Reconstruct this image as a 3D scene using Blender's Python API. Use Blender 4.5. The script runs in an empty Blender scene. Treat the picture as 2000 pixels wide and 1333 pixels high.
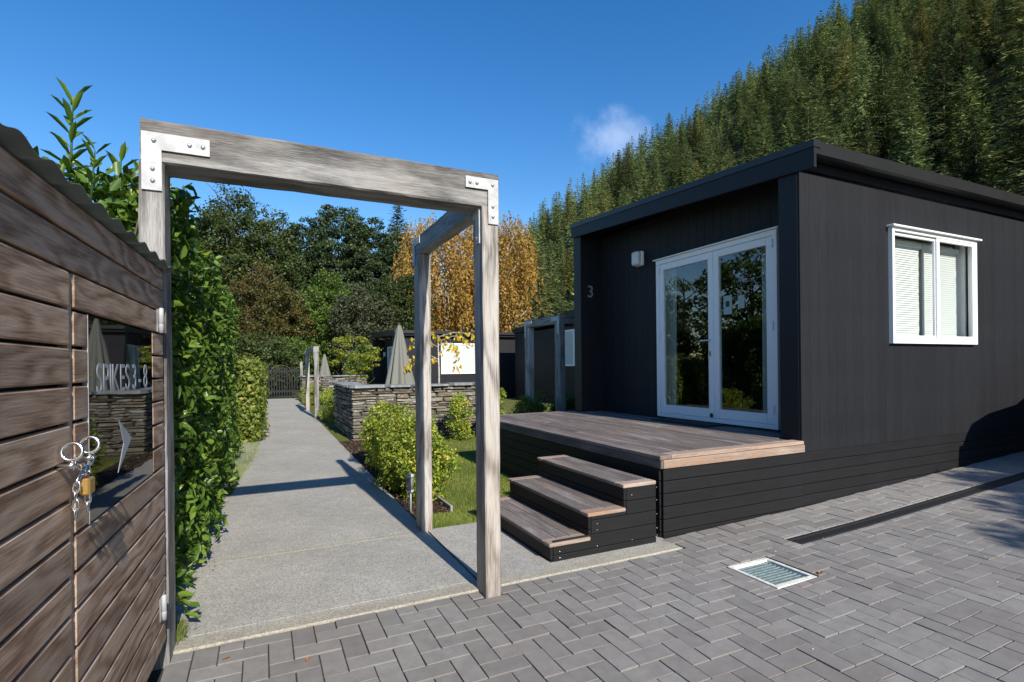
import bpy, math, random
import numpy as np
from mathutils import Matrix, Vector
R_ = math.radians
random.seed(7)
rng = np.random.default_rng(11)
SC = bpy.context.scene
COL = SC.collection

# ------------------------------------------------------------------ camera
cam_d = bpy.data.cameras.new('camera'); cam = bpy.data.objects.new('camera', cam_d); COL.objects.link(cam)
yaw, roll = R_(25.444), R_(-.5868)
f_ = Vector((math.sin(yaw), math.cos(yaw), 0)); r0 = Vector((math.cos(yaw), -math.sin(yaw), 0)); u0 = Vector((0, 0, 1))
rt = r0*math.cos(roll) + u0*math.sin(roll); up = -r0*math.sin(roll) + u0*math.cos(roll)
m = Matrix.Identity(4)
for i in range(3): m[i][0], m[i][1], m[i][2] = rt[i], up[i], -f_[i]
m[2][3] = 1.26
cam.matrix_world = m
cam_d.sensor_width = 36; cam_d.lens = 36*1028.8/2000; cam_d.shift_y = .02472
cam_d.clip_start = .05; cam_d.clip_end = 4000
SC.camera = cam

# ------------------------------------------------------------------ sky, sun, exposure
SUN = Vector((.085, -1.515, 1)).normalized()          # towards the sun
W = bpy.data.worlds.new('World'); SC.world = W; W.use_nodes = True
wn = W.node_tree; wn.nodes.clear()
wo = wn.nodes.new('ShaderNodeOutputWorld'); bg = wn.nodes.new('ShaderNodeBackground'); sk = wn.nodes.new('ShaderNodeTexSky')
sk.sky_type = 'NISHITA'; sk.sun_disc = False
sk.sun_elevation = math.asin(SUN.z); sk.sun_rotation = math.atan2(SUN.x, SUN.y)
sk.altitude = 400; sk.air_density = 1.15; sk.dust_density = .25; sk.ozone_density = 1.6
bg.inputs['Strength'].default_value = .12
# one small wisp of cloud low over the hill (a direction in the sky)
tc = wn.nodes.new('ShaderNodeTexCoord')
cd = (rt*((1200-1000)/1028.8) + up*((715.9-280)/1028.8) + f_).normalized()
mp = wn.nodes.new('ShaderNodeVectorMath'); mp.operation = 'SUBTRACT'; mp.inputs[1].default_value = cd
wn.links.new(tc.outputs['Generated'], mp.inputs[0])
sc_ = wn.nodes.new('ShaderNodeVectorMath'); sc_.operation = 'MULTIPLY'; sc_.inputs[1].default_value = (13, 13, 15)
wn.links.new(mp.outputs[0], sc_.inputs[0])
ln = wn.nodes.new('ShaderNodeVectorMath'); ln.operation = 'LENGTH'; wn.links.new(sc_.outputs[0], ln.inputs[0])
nz = wn.nodes.new('ShaderNodeTexNoise'); nz.inputs['Scale'].default_value = 16; nz.inputs['Detail'].default_value = 6; nz.inputs['Roughness'].default_value = .6
wn.links.new(tc.outputs['Generated'], nz.inputs['Vector'])
ad = wn.nodes.new('ShaderNodeMath'); ad.operation = 'MULTIPLY_ADD'; ad.inputs[1].default_value = 2.2; ad.inputs[2].default_value = -.85
wn.links.new(nz.outputs['Fac'], ad.inputs[0])
sb = wn.nodes.new('ShaderNodeMath'); sb.operation = 'SUBTRACT'; wn.links.new(ad.outputs[0], sb.inputs[0]); wn.links.new(ln.outputs['Value'], sb.inputs[1])
mr = wn.nodes.new('ShaderNodeMapRange'); mr.interpolation_type = 'SMOOTHSTEP'
mr.inputs['From Min'].default_value = -.75; mr.inputs['From Max'].default_value = .55; mr.inputs['To Max'].default_value = .34
wn.links.new(sb.outputs[0], mr.inputs['Value'])
mx = wn.nodes.new('ShaderNodeMix'); mx.data_type = 'RGBA'
wn.links.new(mr.outputs[0], mx.inputs[0]); hs = wn.nodes.new('ShaderNodeHueSaturation'); hs.inputs['Saturation'].default_value = 1.42; hs.inputs['Hue'].default_value = .507; wn.links.new(sk.outputs[0], hs.inputs['Color']); wn.links.new(hs.outputs[0], mx.inputs[6]); mx.inputs[7].default_value = (6.2, 6.8, 8.2, 1)
wn.links.new(mx.outputs[2], bg.inputs['Color']); wn.links.new(bg.outputs[0], wo.inputs['Surface'])
sd = bpy.data.lights.new('sun', 'SUN'); sd.energy = 4.8; sd.angle = R_(.5); sd.color = (1, .93, .82)
so = bpy.data.objects.new('sun', sd); COL.objects.link(so); so.rotation_euler = SUN.to_track_quat('Z', 'Y').to_euler(); so.location = (0, -20, 30)
vs = SC.view_settings; vs.view_transform = 'Standard'; vs.look = 'None'; vs.exposure = .55; vs.gamma = 1; vs.use_curve_mapping = False
SC.cycles.use_denoising = True
SC.cycles.max_bounces = 8; SC.cycles.transparent_max_bounces = 12

# ------------------------------------------------------------------ helpers: meshes and objects
WM = {}
def mk(name, V, F, mat=None, smooth=False, attr=None):
    """V (n,3), F (m,k) array or list of ragged faces"""
    me = bpy.data.meshes.new(name)
    if isinstance(F, np.ndarray):
        V = np.asarray(V, np.float32)
        me.vertices.add(len(V)); me.vertices.foreach_set('co', V.ravel())
        k = F.shape[1]; me.loops.add(F.size); me.loops.foreach_set('vertex_index', F.astype(np.int32).ravel())
        me.polygons.add(len(F)); me.polygons.foreach_set('loop_start', np.arange(0, F.size, k, dtype=np.int32))
        me.update(calc_edges=True)
    else:
        me.from_pydata([tuple(v) for v in V], [], F); me.update()
    if attr is not None:
        a = me.attributes.new('rnd', 'FLOAT', 'POINT'); a.data.foreach_set('value', np.asarray(attr, np.float32))
    if smooth: me.polygons.foreach_set('use_smooth', np.ones(len(me.polygons), bool))
    if mat is not None: me.materials.append(mat)
    return me
def link(o, parent=None, mw=None, local=False):
    COL.objects.link(o)
    mw = mw if mw is not None else Matrix.Identity(4)
    if parent is not None:
        o.parent = parent
        if local: WM[o] = WM[parent] @ mw
        else: o.matrix_parent_inverse = WM[parent].inverted(); WM[o] = mw
    else: WM[o] = mw
    o.matrix_basis = mw
    return o
def ob(name, me, parent=None, mw=None, local=False):
    return link(bpy.data.objects.new(name, me), parent, mw, local)
def thing(name, label, cat, loc=(0, 0, 0), rz=0, group=None):
    o = bpy.data.objects.new(name, None); o.empty_display_size = .1
    link(o, None, Matrix.Translation(loc) @ Matrix.Rotation(rz, 4, 'Z'))
    return tag(o, label, cat, group)
def tag(o, label, cat, group=None):
    o['label'] = label; o['category'] = cat
    if group: o['group'] = group
    return o
def kind(o, k): o['kind'] = k; return o
CB = {}
def cbox(sx, sy, sz, c, mat):
    key = (round(sx, 4), round(sy, 4), round(sz, 4), c, mat.name)
    if key in CB: return CB[key]
    a = (sx/2, sy/2, sz/2); c = min(c, min(a)*.8)
    V = []; idx = {}
    for i in range(8):
        s = (1 if i & 1 else -1, 1 if i & 2 else -1, 1 if i & 4 else -1)
        for ax in range(3):
            idx[(i, ax)] = len(V)
            V.append(tuple(s[k]*(a[k] - (0 if k == ax else c)) for k in range(3)))
    F = []
    def add(l):
        p = [Vector(V[i]) for i in l]; nrm = (p[1]-p[0]).cross(p[2]-p[0]); ce = sum(p, Vector())/len(p)
        F.append(l if nrm.dot(ce) > 0 else l[::-1])
    bit = (1, 2, 4)
    for ax in range(3):
        o1, o2 = bit[(ax+1) % 3], bit[(ax+2) % 3]
        for s in (0, bit[ax]): add([idx[(s, ax)], idx[(s | o1, ax)], idx[(s | o1 | o2, ax)], idx[(s | o2, ax)]])
        b, c2 = (ax+1) % 3, (ax+2) % 3
        for s in (0, o1, o2, o1 | o2): add([idx[(s, b)], idx[(s | bit[ax], b)], idx[(s | bit[ax], c2)], idx[(s, c2)]])
    for i in range(8): add([idx[(i, 0)], idx[(i, 1)], idx[(i, 2)]])
    CB[key] = mk('box', V, F, mat); return CB[key]
def B(name, mat, parent, x0, x1, y0, y1, z0, z1, c=.003, local=False, rot=None):
    me = cbox(x1-x0, y1-y0, z1-z0, c, mat)
    mw = Matrix.Translation(((x0+x1)/2, (y0+y1)/2, (z0+z1)/2))
    if rot is not None: mw = mw @ rot
    return ob(name, me, parent, mw, local)
def extr(name, poly, vec, mat, parent=None):
    n = len(poly); V = [Vector(p) for p in poly] + [Vector(p)+Vector(vec) for p in poly]
    F = [list(range(n))[::-1], list(range(n, 2*n))] + [[i, (i+1) % n, n+(i+1) % n, n+i] for i in range(n)]
    c = sum(V, Vector())/len(V)
    nrm = (V[F[0][1]]-V[F[0][0]]).cross(V[F[0][2]]-V[F[0][0]])
    if nrm.dot(V[F[0][0]]-c) < 0: F = [q[::-1] for q in F]
    o0 = V[0].copy()
    return ob(name, mk(name, [v-o0 for v in V], F, mat), parent, Matrix.Translation(o0))
def tubeVF(pts, rad, n=8, closed=False, cap=True):
    pts = [Vector(p) for p in pts]; N = len(pts); V = []; F = []
    up_ = Vector((0, 0, 1))
    prev = None
    for i, p in enumerate(pts):
        a = pts[(i-1) % N] if (closed or i > 0) else p; b = pts[(i+1) % N] if (closed or i < N-1) else p
        t = (b-a).normalized()
        if prev is None:
            ref = up_ if abs(t.z) < .9 else Vector((1, 0, 0)); s = t.cross(ref).normalized()
        else: s = (prev - t*prev.dot(t)).normalized()
        prev = s; q = t.cross(s); r = rad[i] if hasattr(rad, '__len__') else rad
        for k in range(n):
            an = 2*math.pi*k/n; V.append(p + s*(math.cos(an)*r) + q*(math.sin(an)*r))
    M_ = N if closed else N-1
    for i in range(M_):
        for k in range(n):
            j = (i+1) % N; F.append([i*n+k, i*n+(k+1) % n, j*n+(k+1) % n, j*n+k])
    if cap and not closed: F.append(list(range(n))[::-1]); F.append([(N-1)*n+k for k in range(n)])
    return V, F
def merge(parts):
    V = []; F = []
    for v, f in parts:
        o = len(V); V += list(v); F += [[i+o for i in q] for q in f]
    return V, F
def tube(name, pts, rad, mat, parent=None, n=8, closed=False, smooth=True, local=False):
    V, F = tubeVF(pts, rad, n, closed); return ob(name, mk(name, V, F, mat, smooth), parent, None, local)
def lathe(prof, n=20):
    V = []; F = []
    for r, z in prof:
        for k in range(n): a = 2*math.pi*k/n; V.append(Vector((r*math.cos(a), r*math.sin(a), z)))
    for i in range(len(prof)-1):
        for k in range(n): F.append([i*n+k, i*n+(k+1) % n, (i+1)*n+(k+1) % n, (i+1)*n+k])
    F.append(list(range(n))[::-1]); F.append([(len(prof)-1)*n+k for k in range(n)])
    return V, F
def text_mesh(s, mat, depth=.002, sx=1.0):
    cu = bpy.data.curves.new('t', 'FONT'); cu.body = s; cu.extrude = depth; cu.size = 1
    o = bpy.data.objects.new('t', cu); COL.objects.link(o)
    dg = bpy.context.evaluated_depsgraph_get(); me = bpy.data.meshes.new_from_object(o.evaluated_get(dg))
    bpy.data.objects.remove(o); bpy.data.curves.remove(cu)
    me.materials.clear(); me.materials.append(mat); return me
def rough_beam(L, a, b, axis, n=26, amp=.0018, ch=.006, seed=0):
    """sawn timber of length L along axis (0 x,1 y,2 z) with slightly wandering arrises"""
    g = np.random.default_rng(seed); V = []; F = []
    cs = [(-a/2+ch, -b/2), (a/2-ch, -b/2), (a/2, -b/2+ch), (a/2, b/2-ch), (a/2-ch, b/2), (-a/2+ch, b/2), (-a/2, b/2-ch), (-a/2, -b/2+ch)]
    w = np.cumsum(g.normal(0, 1, (n+1, 8, 2)), 0); w = (w - w.mean(0)); w /= (abs(w).max()+1e-6)
    for i in range(n+1):
        t = -L/2 + L*i/n
        for k, (u, v) in enumerate(cs):
            u += w[i, k, 0]*amp*2 + g.normal(0, amp*.25); v += w[i, k, 1]*amp*2 + g.normal(0, amp*.25)
            V.append([(t, u, v), (u, t, v), (u, v, t)][axis])
    for i in range(n):
        for k in range(8):
            q = [i*8+k, i*8+(k+1) % 8, (i+1)*8+(k+1) % 8, (i+1)*8+k]; F.append(q if axis != 1 else q[::-1])
    c0 = list(range(8)); c1 = [n*8+k for k in range(8)]
    F += ([c0[::-1], c1] if axis != 1 else [c0, c1[::-1]])
    return V, F
def Tm(x, y, z): return Matrix.Translation((x, y, z))

# ------------------------------------------------------------------ materials
def new_mat(name):
    M = bpy.data.materials.new(name); M.use_nodes = True; nt = M.node_tree
    return M, nt, nt.nodes['Principled BSDF']
def nd(nt, t, ins=None, **kw):
    n = nt.nodes.new('ShaderNode'+t)
    for k, v in kw.items(): setattr(n, k, v)
    for k, v in (ins or {}).items():
        if isinstance(v, bpy.types.NodeSocket): nt.links.new(v, n.inputs[k])
        else: n.inputs[k].default_value = v
    return n
def c4(c): return (c[0], c[1], c[2], 1)
def ramp(nt, fac, stops):
    r = nd(nt, 'ValToRGB', {0: fac}); e = r.color_ramp.elements
    while len(e) < len(stops): e.new(.5)
    for el, (p, c) in zip(e, stops): el.position = p; el.color = c4(c)
    return r.outputs[0]
def mixc(nt, fac, a, b, bl='MIX'):
    n = nd(nt, 'Mix', data_type='RGBA', blend_type=bl)
    for s, v in ((0, fac), (6, a), (7, b)):
        if isinstance(v, bpy.types.NodeSocket): nt.links.new(v, n.inputs[s])
        elif s == 0: n.inputs[0].default_value = v
        else: n.inputs[s].default_value = c4(v)
    return n.outputs[2]
def math_(nt, op, a, b=0., c=None):
    n = nd(nt, 'Math', operation=op)
    for i, v in enumerate((a, b, c)):
        if v is None: continue
        if isinstance(v, bpy.types.NodeSocket): nt.links.new(v, n.inputs[i])
        else: n.inputs[i].default_value = v
    return n.outputs[0]
def bump(nt, bs, h, dist=.002, st=.6):
    b = nd(nt, 'Bump', {'Height': h, 'Distance': dist, 'Strength': st}); nt.links.new(b.outputs[0], bs.inputs['Normal'])
def ocoord(nt, scale, rand=True, src='Object'):
    tc = nd(nt, 'TexCoord').outputs[src]
    if rand:
        oi = nd(nt, 'ObjectInfo').outputs['Random']; s = nd(nt, 'VectorMath', {0: (37., 53., 71.)}, operation='SCALE'); nt.links.new(oi, s.inputs['Scale'])
        a = nd(nt, 'VectorMath', {0: tc, 1: s.outputs[0]}, operation='ADD'); tc = a.outputs[0]
    mpn = nd(nt, 'VectorMath', {0: tc, 1: scale}, operation='MULTIPLY'); return mpn.outputs[0]
def noise(nt, vec, scale, detail=5, rough=.55, dist=0.):
    return nd(nt, 'TexNoise', {'Vector': vec, 'Scale': scale, 'Detail': detail, 'Roughness': rough, 'Distortion': dist}).outputs['Fac']
def mulrnd(nt, col, lo, hi, sock='Random'):
    oi = nd(nt, 'ObjectInfo').outputs['Random']; v = nd(nt, 'MapRange', {0: oi, 3: lo, 4: hi}).outputs[0]
    h = nd(nt, 'HueSaturation', {'Color': col, 'Value': v}); return h.outputs[0]
def simple(name, c, rough=.5, metal=0., spec=.5, var=None, nscale=30, bmp=0):
    M, nt, b = new_mat(name); b.inputs['Roughness'].default_value = rough; b.inputs['Metallic'].default_value = metal
    b.inputs['Specular IOR Level'].default_value = spec
    v = ocoord(nt, (1, 1, 1)); n = noise(nt, v, nscale, 5)
    d = var or .12
    col = ramp(nt, n, [(.3, [x*(1-d) for x in c]), (.7, [min(1, x*(1+d)) for x in c])])
    nt.links.new(col, b.inputs['Base Color'])
    if bmp: bump(nt, b, n, bmp)
    return M
def wood(name, ax, stops, ring=0., k=26., stain=None, rough=.75, rnd=(.8, 1.15), bmp=.002, spec=.25, knots=3.2):
    M, nt, b = new_mat(name)
    sc = [1., 1., 1.]; sc[ax] = .05
    v = ocoord(nt, tuple(sc))
    fine = noise(nt, v, k*18, 4, .65); mid = noise(nt, v, k*2.6, 5, .6, .4)
    n = math_(nt, 'ADD', math_(nt, 'MULTIPLY', fine, .6), math_(nt, 'MULTIPLY', mid, .4))
    if ring:
        sc2 = [1., 1., 1.]; sc2[ax] = .22
        v2 = ocoord(nt, tuple(sc2)); lo = noise(nt, v2, 7, 2, .5, .2)
        s = math_(nt, 'SINE', math_(nt, 'MULTIPLY', lo, ring)); s = math_(nt, 'MULTIPLY_ADD', s, .1, 0.)
        n = math_(nt, 'ADD', n, s)
    col = ramp(nt, n, stops)
    if stain:
        v3 = ocoord(nt, (1, 1, 1)); s3 = noise(nt, v3, stain[1], 4, .6)
        f = nd(nt, 'MapRange', {0: s3, 1: .45, 2: .72, 4: stain[2]}).outputs[0]; col = mixc(nt, f, col, stain[0])
    # fine drying checks along the grain, and knots
    sc4 = [1., 1., 1.]; sc4[ax] = .018
    ck = noise(nt, ocoord(nt, tuple(sc4)), 75, 3, .6)
    cf = nd(nt, 'MapRange', {0: ck, 1: .63, 2: .72, 4: .5}).outputs[0]; col = mixc(nt, cf, col, [x*.55 for x in stops[0][1]])
    sc5 = [1., 1., 1.]; sc5[ax] = .42
    kd = nd(nt, 'TexVoronoi', {'Vector': ocoord(nt, tuple(sc5)), 'Scale': knots}).outputs['Distance']
    kd = math_(nt, 'ADD', kd, math_(nt, 'MULTIPLY', mid, .05))
    col = mixc(nt, nd(nt, 'MapRange', {0: kd, 1: .055, 2: .1, 3: .85, 4: 0.}).outputs[0], col, [x*.7 for x in stops[0][1]])
    col = mulrnd(nt, col, *rnd)
    nt.links.new(col, b.inputs['Base Color']); b.inputs['Roughness'].default_value = rough; b.inputs['Specular IOR Level'].default_value = spec
    bump(nt, b, math_(nt, 'SUBTRACT', n, math_(nt, 'MULTIPLY', cf, .35)), bmp)
    return M
GREY = [(.34, (.065, .062, .06)), (.46, (.155, .15, .145)), (.55, (.225, .219, .212)), (.66, (.33, .323, .313))]
def grey_wood(ax): return wood('weathered_timber_'+'xyz'[ax], ax, GREY, ring=14, k=16, stain=((.33, .29, .25), 2.2, .35), rnd=(.88, 1.1), bmp=.003)
mGW = [grey_wood(a) for a in range(3)]
mPALE = wood('pale_sun_bleached_timber', 2, [(.34, (.13, .118, .108)), (.47, (.285, .264, .243)), (.62, (.43, .405, .375))], ring=22, k=9, stain=((.33, .25, .19), 1.6, .5), knots=1.6, rnd=(.95, 1.05), bmp=.003)
DECK = [(.3, (.075, .062, .057)), (.48, (.165, .142, .13)), (.62, (.25, .222, .207)), (.78, (.36, .33, .315))]
mDK = [wood('deck_timber_'+'xyz'[a], a, DECK, ring=10, k=24, stain=((.18, .125, .095), 1.3, .4), rnd=(.72, 1.3)) for a in range(2)]
mDKF = wood('fresh_deck_edge_timber', 0, [(.3, (.19, .14, .11)), (.5, (.34, .265, .215)), (.75, (.46, .385, .33))], ring=10, k=20, stain=((.33, .18, .1), 3, .6))
SHED = [(.34, (.2, .122, .078)), (.45, (.345, .232, .16)), (.55, (.43, .305, .22)), (.68, (.52, .395, .3))]
mSH = wood('shed_board_timber', 1, SHED, ring=50, k=12, stain=((.2, .16, .13), 3, .35), knots=2.3, rnd=(.78, 1.2), rough=.7)
mSTRIP = wood('pale_trim_timber', 2, [(.3, (.33, .22, .15)), (.6, (.46, .34, .26))], k=20)
def cladding(name, ax, c, rough=.5, var=.25, spec=.3):
    M, nt, b = new_mat(name); sc = [1., 1., 1.]; sc[ax] = .06
    v = ocoord(nt, tuple(sc)); n = noise(nt, v, 60, 5, .6); big = noise(nt, ocoord(nt, (1, 1, 1), False), 2.5, 4)
    n2 = math_(nt, 'ADD', math_(nt, 'MULTIPLY', n, .6), math_(nt, 'MULTIPLY', big, .4))
    col = ramp(nt, n2, [(.3, [x*(1-var) for x in c]), (.7, [x*(1+var) for x in c])]); col = mulrnd(nt, col, .9, 1.1)
    # pale nicks in the stain
    vo = nd(nt, 'TexVoronoi', {'Vector': ocoord(nt, (1, 1, 1), False), 'Scale': 3.1}, feature='F1').outputs['Distance']
    f = nd(nt, 'MapRange', {0: vo, 1: .012, 2: .02, 3: .6, 4: 0.}).outputs[0]; col = mixc(nt, f, col, (.3, .3, .3))
    nt.links.new(col, b.inputs['Base Color']); b.inputs['Roughness'].default_value = rough; b.inputs['Specular IOR Level'].default_value = spec
    bump(nt, b, n, .0015); return M
mCL = cladding('black_stained_cladding', 2, (.0132, .0138, .0166), .6, .3, .22)
mSK = cladding('black_stained_skirting', 0, (.0105, .0106, .0118), .6, .3, .25)
mSKY_ = cladding('black_stained_skirting_side', 1, (.0105, .0106, .0118), .6, .3, .25)
mTRIM = simple('black_trim', (.011, .012, .0145), .5, 0, .3)
mSTEEL = simple('dark_gutter_steel', (.014, .0135, .0135), .4, 0, .5, nscale=6)
mWHITE = simple('white_powder_coated_aluminium', (.78, .78, .78), .35, 0, .5, var=.03)
mGALV = simple('galvanised_steel', (.4, .405, .415), .55, .05, .4, var=.22, nscale=18)
mBOLT = simple('steel_bolt', (.42, .42, .43), .35, .8)
mCHROME = simple('bright_steel', (.75, .75, .76), .22, 1.)
mBRASS = simple('brass', (.62, .38, .12), .38, .75, nscale=200)
mBLKP = simple('black_plastic', (.014, .014, .015), .55)
mWPLA = simple('white_plastic', (.68, .67, .6), .5, var=.2, nscale=40)
mBLINDW = simple('far_white_blind', (.56, .57, .56), .6, var=.02)  # plain white for the farther cabins' window blinds
mBLIND = simple('white_blind', (.6, .62, .6), .6, var=.02)
mCURT = simple('white_curtain', (.72, .72, .7), .9, var=.05)
mROOM = simple('plain_room_lining', (.22, .21, .2), .8, var=.05)
mLAMP = simple('frosted_lamp_glass', (.62, .64, .62), .35, var=.06)
mPAPER = simple('paper_notice', (.32, .4, .39), .8, var=.02)
mINK = simple('black_ink', (.03, .03, .03), .7)
mNUM = simple('brushed_steel_number', (.55, .55, .56), .35, .7)
mSIGNW = simple('pale_sign_print', (.36, .4, .44), .6, var=.02)
mUMB = simple('grey_green_umbrella_fabric', (.165, .168, .147), .9, var=.12, nscale=60)
mRUB = simple('black_rubber_mat', (.012, .012, .012), .9)
mCAR = simple('dark_car_paint', (.03, .035, .045), .25, .2, .6, var=.03)
mTYRE = simple('tyre_rubber', (.015, .015, .015), .85)
def corr():
    M, nt, b = new_mat('corrugated_roof_steel'); v = ocoord(nt, (1, 1, 1)); n = noise(nt, v, 9, 5)
    nt.links.new(ramp(nt, n, [(.3, (.085, .095, .09)), (.7, (.16, .185, .17))]), b.inputs['Base Color']); b.inputs['Metallic'].default_value = .3; b.inputs['Roughness'].default_value = .5; return M
mCORR = corr()
def glass(name, ior, tint):
    M, nt, b = new_mat(name); nt.nodes.remove(b); out = nt.nodes['Material Output']
    fr = math_(nt, 'MULTIPLY', nd(nt, 'Fresnel', {'IOR': ior}).outputs[0], math_(nt, 'SUBTRACT', 1., nd(nt, 'NewGeometry').outputs['Backfacing']))
    gl = nd(nt, 'BsdfGlossy', {'Color': (.95, .98, 1, 1), 'Roughness': .004}); tr = nd(nt, 'BsdfTransparent', {'Color': c4(tint)})
    n = noise(nt, ocoord(nt, (1, 1, 1)), 2.2, 1)
    bp = nd(nt, 'Bump', {'Height': n, 'Distance': .004, 'Strength': .25}); nt.links.new(bp.outputs[0], gl.inputs['Normal'])
    mxn = nd(nt, 'MixShader', {0: fr, 1: tr.outputs[0], 2: gl.outputs[0]}); nt.links.new(mxn.outputs[0], out.inputs[0]); return M
mGLASS = glass('tinted_double_glazing', 2.0, (.8, .86, .84)); mGLASSW = glass('clear_window_glass', 1.45, (.965, .98, .975))
def acrylic():
    M, nt, b = new_mat('black_gloss_acrylic'); b.inputs['Base Color'].default_value = (.006, .006, .007, 1)
    b.inputs['Roughness'].default_value = .02; b.inputs['IOR'].default_value = 1.5
    n = noise(nt, ocoord(nt, (1, 1, 1)), 3, 2); bump(nt, b, n, .003, .2); return M
mACR = acrylic()
def concrete(name, c, speck=.5, sc=170):
    M, nt, b = new_mat(name); v = nd(nt, 'TexCoord').outputs['Object']
    ob_ = v
    vo = nd(nt, 'TexVoronoi', {'Vector': ob_, 'Scale': sc}); n = noise(nt, ob_, sc*.9, 3, .7); big = noise(nt, ob_, 1.3, 6, .6); mid = noise(nt, ob_, 9, 5, .6)
    cell = nd(nt, 'SeparateColor', {0: vo.outputs['Color']}).outputs[0]
    f = math_(nt, 'ADD', math_(nt, 'MULTIPLY', cell, .6), math_(nt, 'MULTIPLY', n, .4))
    col = ramp(nt, f, [(.12, [x*(1-speck) for x in c]), (.5, c), (.9, [min(.8, x*(1+speck)) for x in c])])
    st = math_(nt, 'ADD', math_(nt, 'MULTIPLY', big, .65), math_(nt, 'MULTIPLY', mid, .35))
    st = nd(nt, 'MapRange', {0: st, 1: .32, 2: .68, 3: .78, 4: 1.12}).outputs[0]
    h = nd(nt, 'HueSaturation', {'Color': col, 'Value': st}); nt.links.new(h.outputs[0], b.inputs['Base Color'])
    b.inputs['Roughness'].default_value = .85; b.inputs['Specular IOR Level'].default_value = .25; bump(nt, b, f, .003, .7); return M
mPATH = concrete('exposed_aggregate_concrete', (.35, .337, .303), .45, 180)
mCURB = concrete('smooth_yellowish_concrete', (.34, .318, .262), .35, 160)

def paver():
    M, nt, b = new_mat('grey_concrete_paver'); v = nd(nt, 'TexCoord').outputs['Object']; g = nd(nt, 'NewGeometry').outputs['Position']
    n = noise(nt, ocoord(nt, (1, 1, 1)), 330, 3, .75); m2 = noise(nt, g, 14, 5, .65); big = noise(nt, g, 1.1, 4)
    f = math_(nt, 'ADD', math_(nt, 'MULTIPLY', n, .6), math_(nt, 'MULTIPLY', m2, .4))
    col = ramp(nt, f, [(.28, (.138, .13, .121)), (.5, (.23, .219, .206)), (.74, (.315, .301, .285))])
    col = mixc(nt, nd(nt, 'MapRange', {0: big, 1: .45, 2: .7, 4: .55}).outputs[0], col, (.185, .16, .148))
    at = nd(nt, 'Attribute', attribute_name='rnd'); 
    col = mulrnd(nt, col, .88, 1.1)
    h = nd(nt, 'HueSaturation', {'Color': col, 'Value': math_(nt, 'MULTIPLY_ADD', at.outputs['Fac'], .14, .93)})
    # a few oil spots with their own shape
    vo = nd(nt, 'TexVoronoi', {'Vector': g, 'Scale': 1.05}).outputs['Distance']
    w = math_(nt, 'ADD', vo, math_(nt, 'MULTIPLY', noise(nt, g, 22, 4), .12))
    s = nd(nt, 'MapRange', {0: w, 1: .125, 2: .17, 3: .7, 4: 0.}).outputs[0]
    nt.links.new(mixc(nt, s, h.outputs[0], (.055, .05, .046)), b.inputs['Base Color']); b.inputs['Roughness'].default_value = .88; b.inputs['Specular IOR Level'].default_value = .25
    bump(nt, b, n, .0015, .6); return M
mPAV = paver()
def stone():
    M, nt, b = new_mat('schist_stone'); v = ocoord(nt, (1, 1, 3)); n = noise(nt, v, 9, 7, .65, .5); f = noise(nt, v, 45, 5, .7)
    oi = nd(nt, 'ObjectInfo').outputs['Random']; at = nd(nt, 'Attribute', attribute_name='rnd').outputs['Fac']
    rr = math_(nt, 'FRACT', math_(nt, 'ADD', oi, at))
    base = ramp(nt, rr, [(0, (.1, .088, .06)), (.2, (.19, .165, .115)), (.4, (.13, .122, .1)), (.55, (.26, .235, .175)), (.68, (.15, .142, .12)), (.78, (.2, .115, .07)), (.88, (.36, .345, .315)), (1, (.09, .082, .068))])
    q = mixc(nt, nd(nt, 'MapRange', {0: n, 1: .54, 2: .64, 4: .7}).outputs[0], base, (.56, .55, .52))
    q = mixc(nt, nd(nt, 'MapRange', {0: f, 1: .35, 2: .6, 3: .65, 4: 0.}).outputs[0], q, (.05, .046, .038))
    nt.links.new(q, b.inputs['Base Color']); b.inputs['Roughness'].default_value = .8
    bump(nt, b, math_(nt, 'ADD', math_(nt, 'MULTIPLY', n, .7), math_(nt, 'MULTIPLY', f, .3)), .02, .9); return M
mSTONE = stone()
mCAP = simple('slate_capstone', (.2, .215, .225), .7, var=.35, nscale=8, bmp=.01)
mCORE = simple('wall_mortar', (.06, .055, .048), .95)
def ground(name, stops, sc=6, bmp=.02):
    M, nt, b = new_mat(name); g = nd(nt, 'NewGeometry').outputs['Position']; n = noise(nt, g, sc, 7, .7); n2 = noise(nt, g, sc*9, 4, .7)
    f = math_(nt, 'ADD', math_(nt, 'MULTIPLY', n, .6), math_(nt, 'MULTIPLY', n2, .4)); nt.links.new(ramp(nt, f, stops), b.inputs['Base Color'])
    b.inputs['Roughness'].default_value = .95; b.inputs['Specular IOR Level'].default_value = .1; bump(nt, b, f, bmp); return M
mPAVB = ground('mossy_joint_sand', [(.36, (.035, .038, .018)), (.48, (.048, .044, .037)), (.65, (.085, .079, .068))], 2.5, .004)
mSOIL = ground('dark_bark_mulch', [(.3, (.018, .012, .008)), (.5, (.05, .034, .022)), (.7, (.1, .07, .048))], 20, .03)
mLAWN = ground('lawn_soil', [(.3, (.07, .085, .02)), (.6, (.13, .14, .04))], 8)
mEARTH = ground('rough_ground', [(.3, (.04, .05, .02)), (.6, (.09, .09, .045))], .6)
mHILL = ground('forest_floor', [(.3, (.012, .018, .008)), (.6, (.035, .045, .02))], .08, .5)
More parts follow.
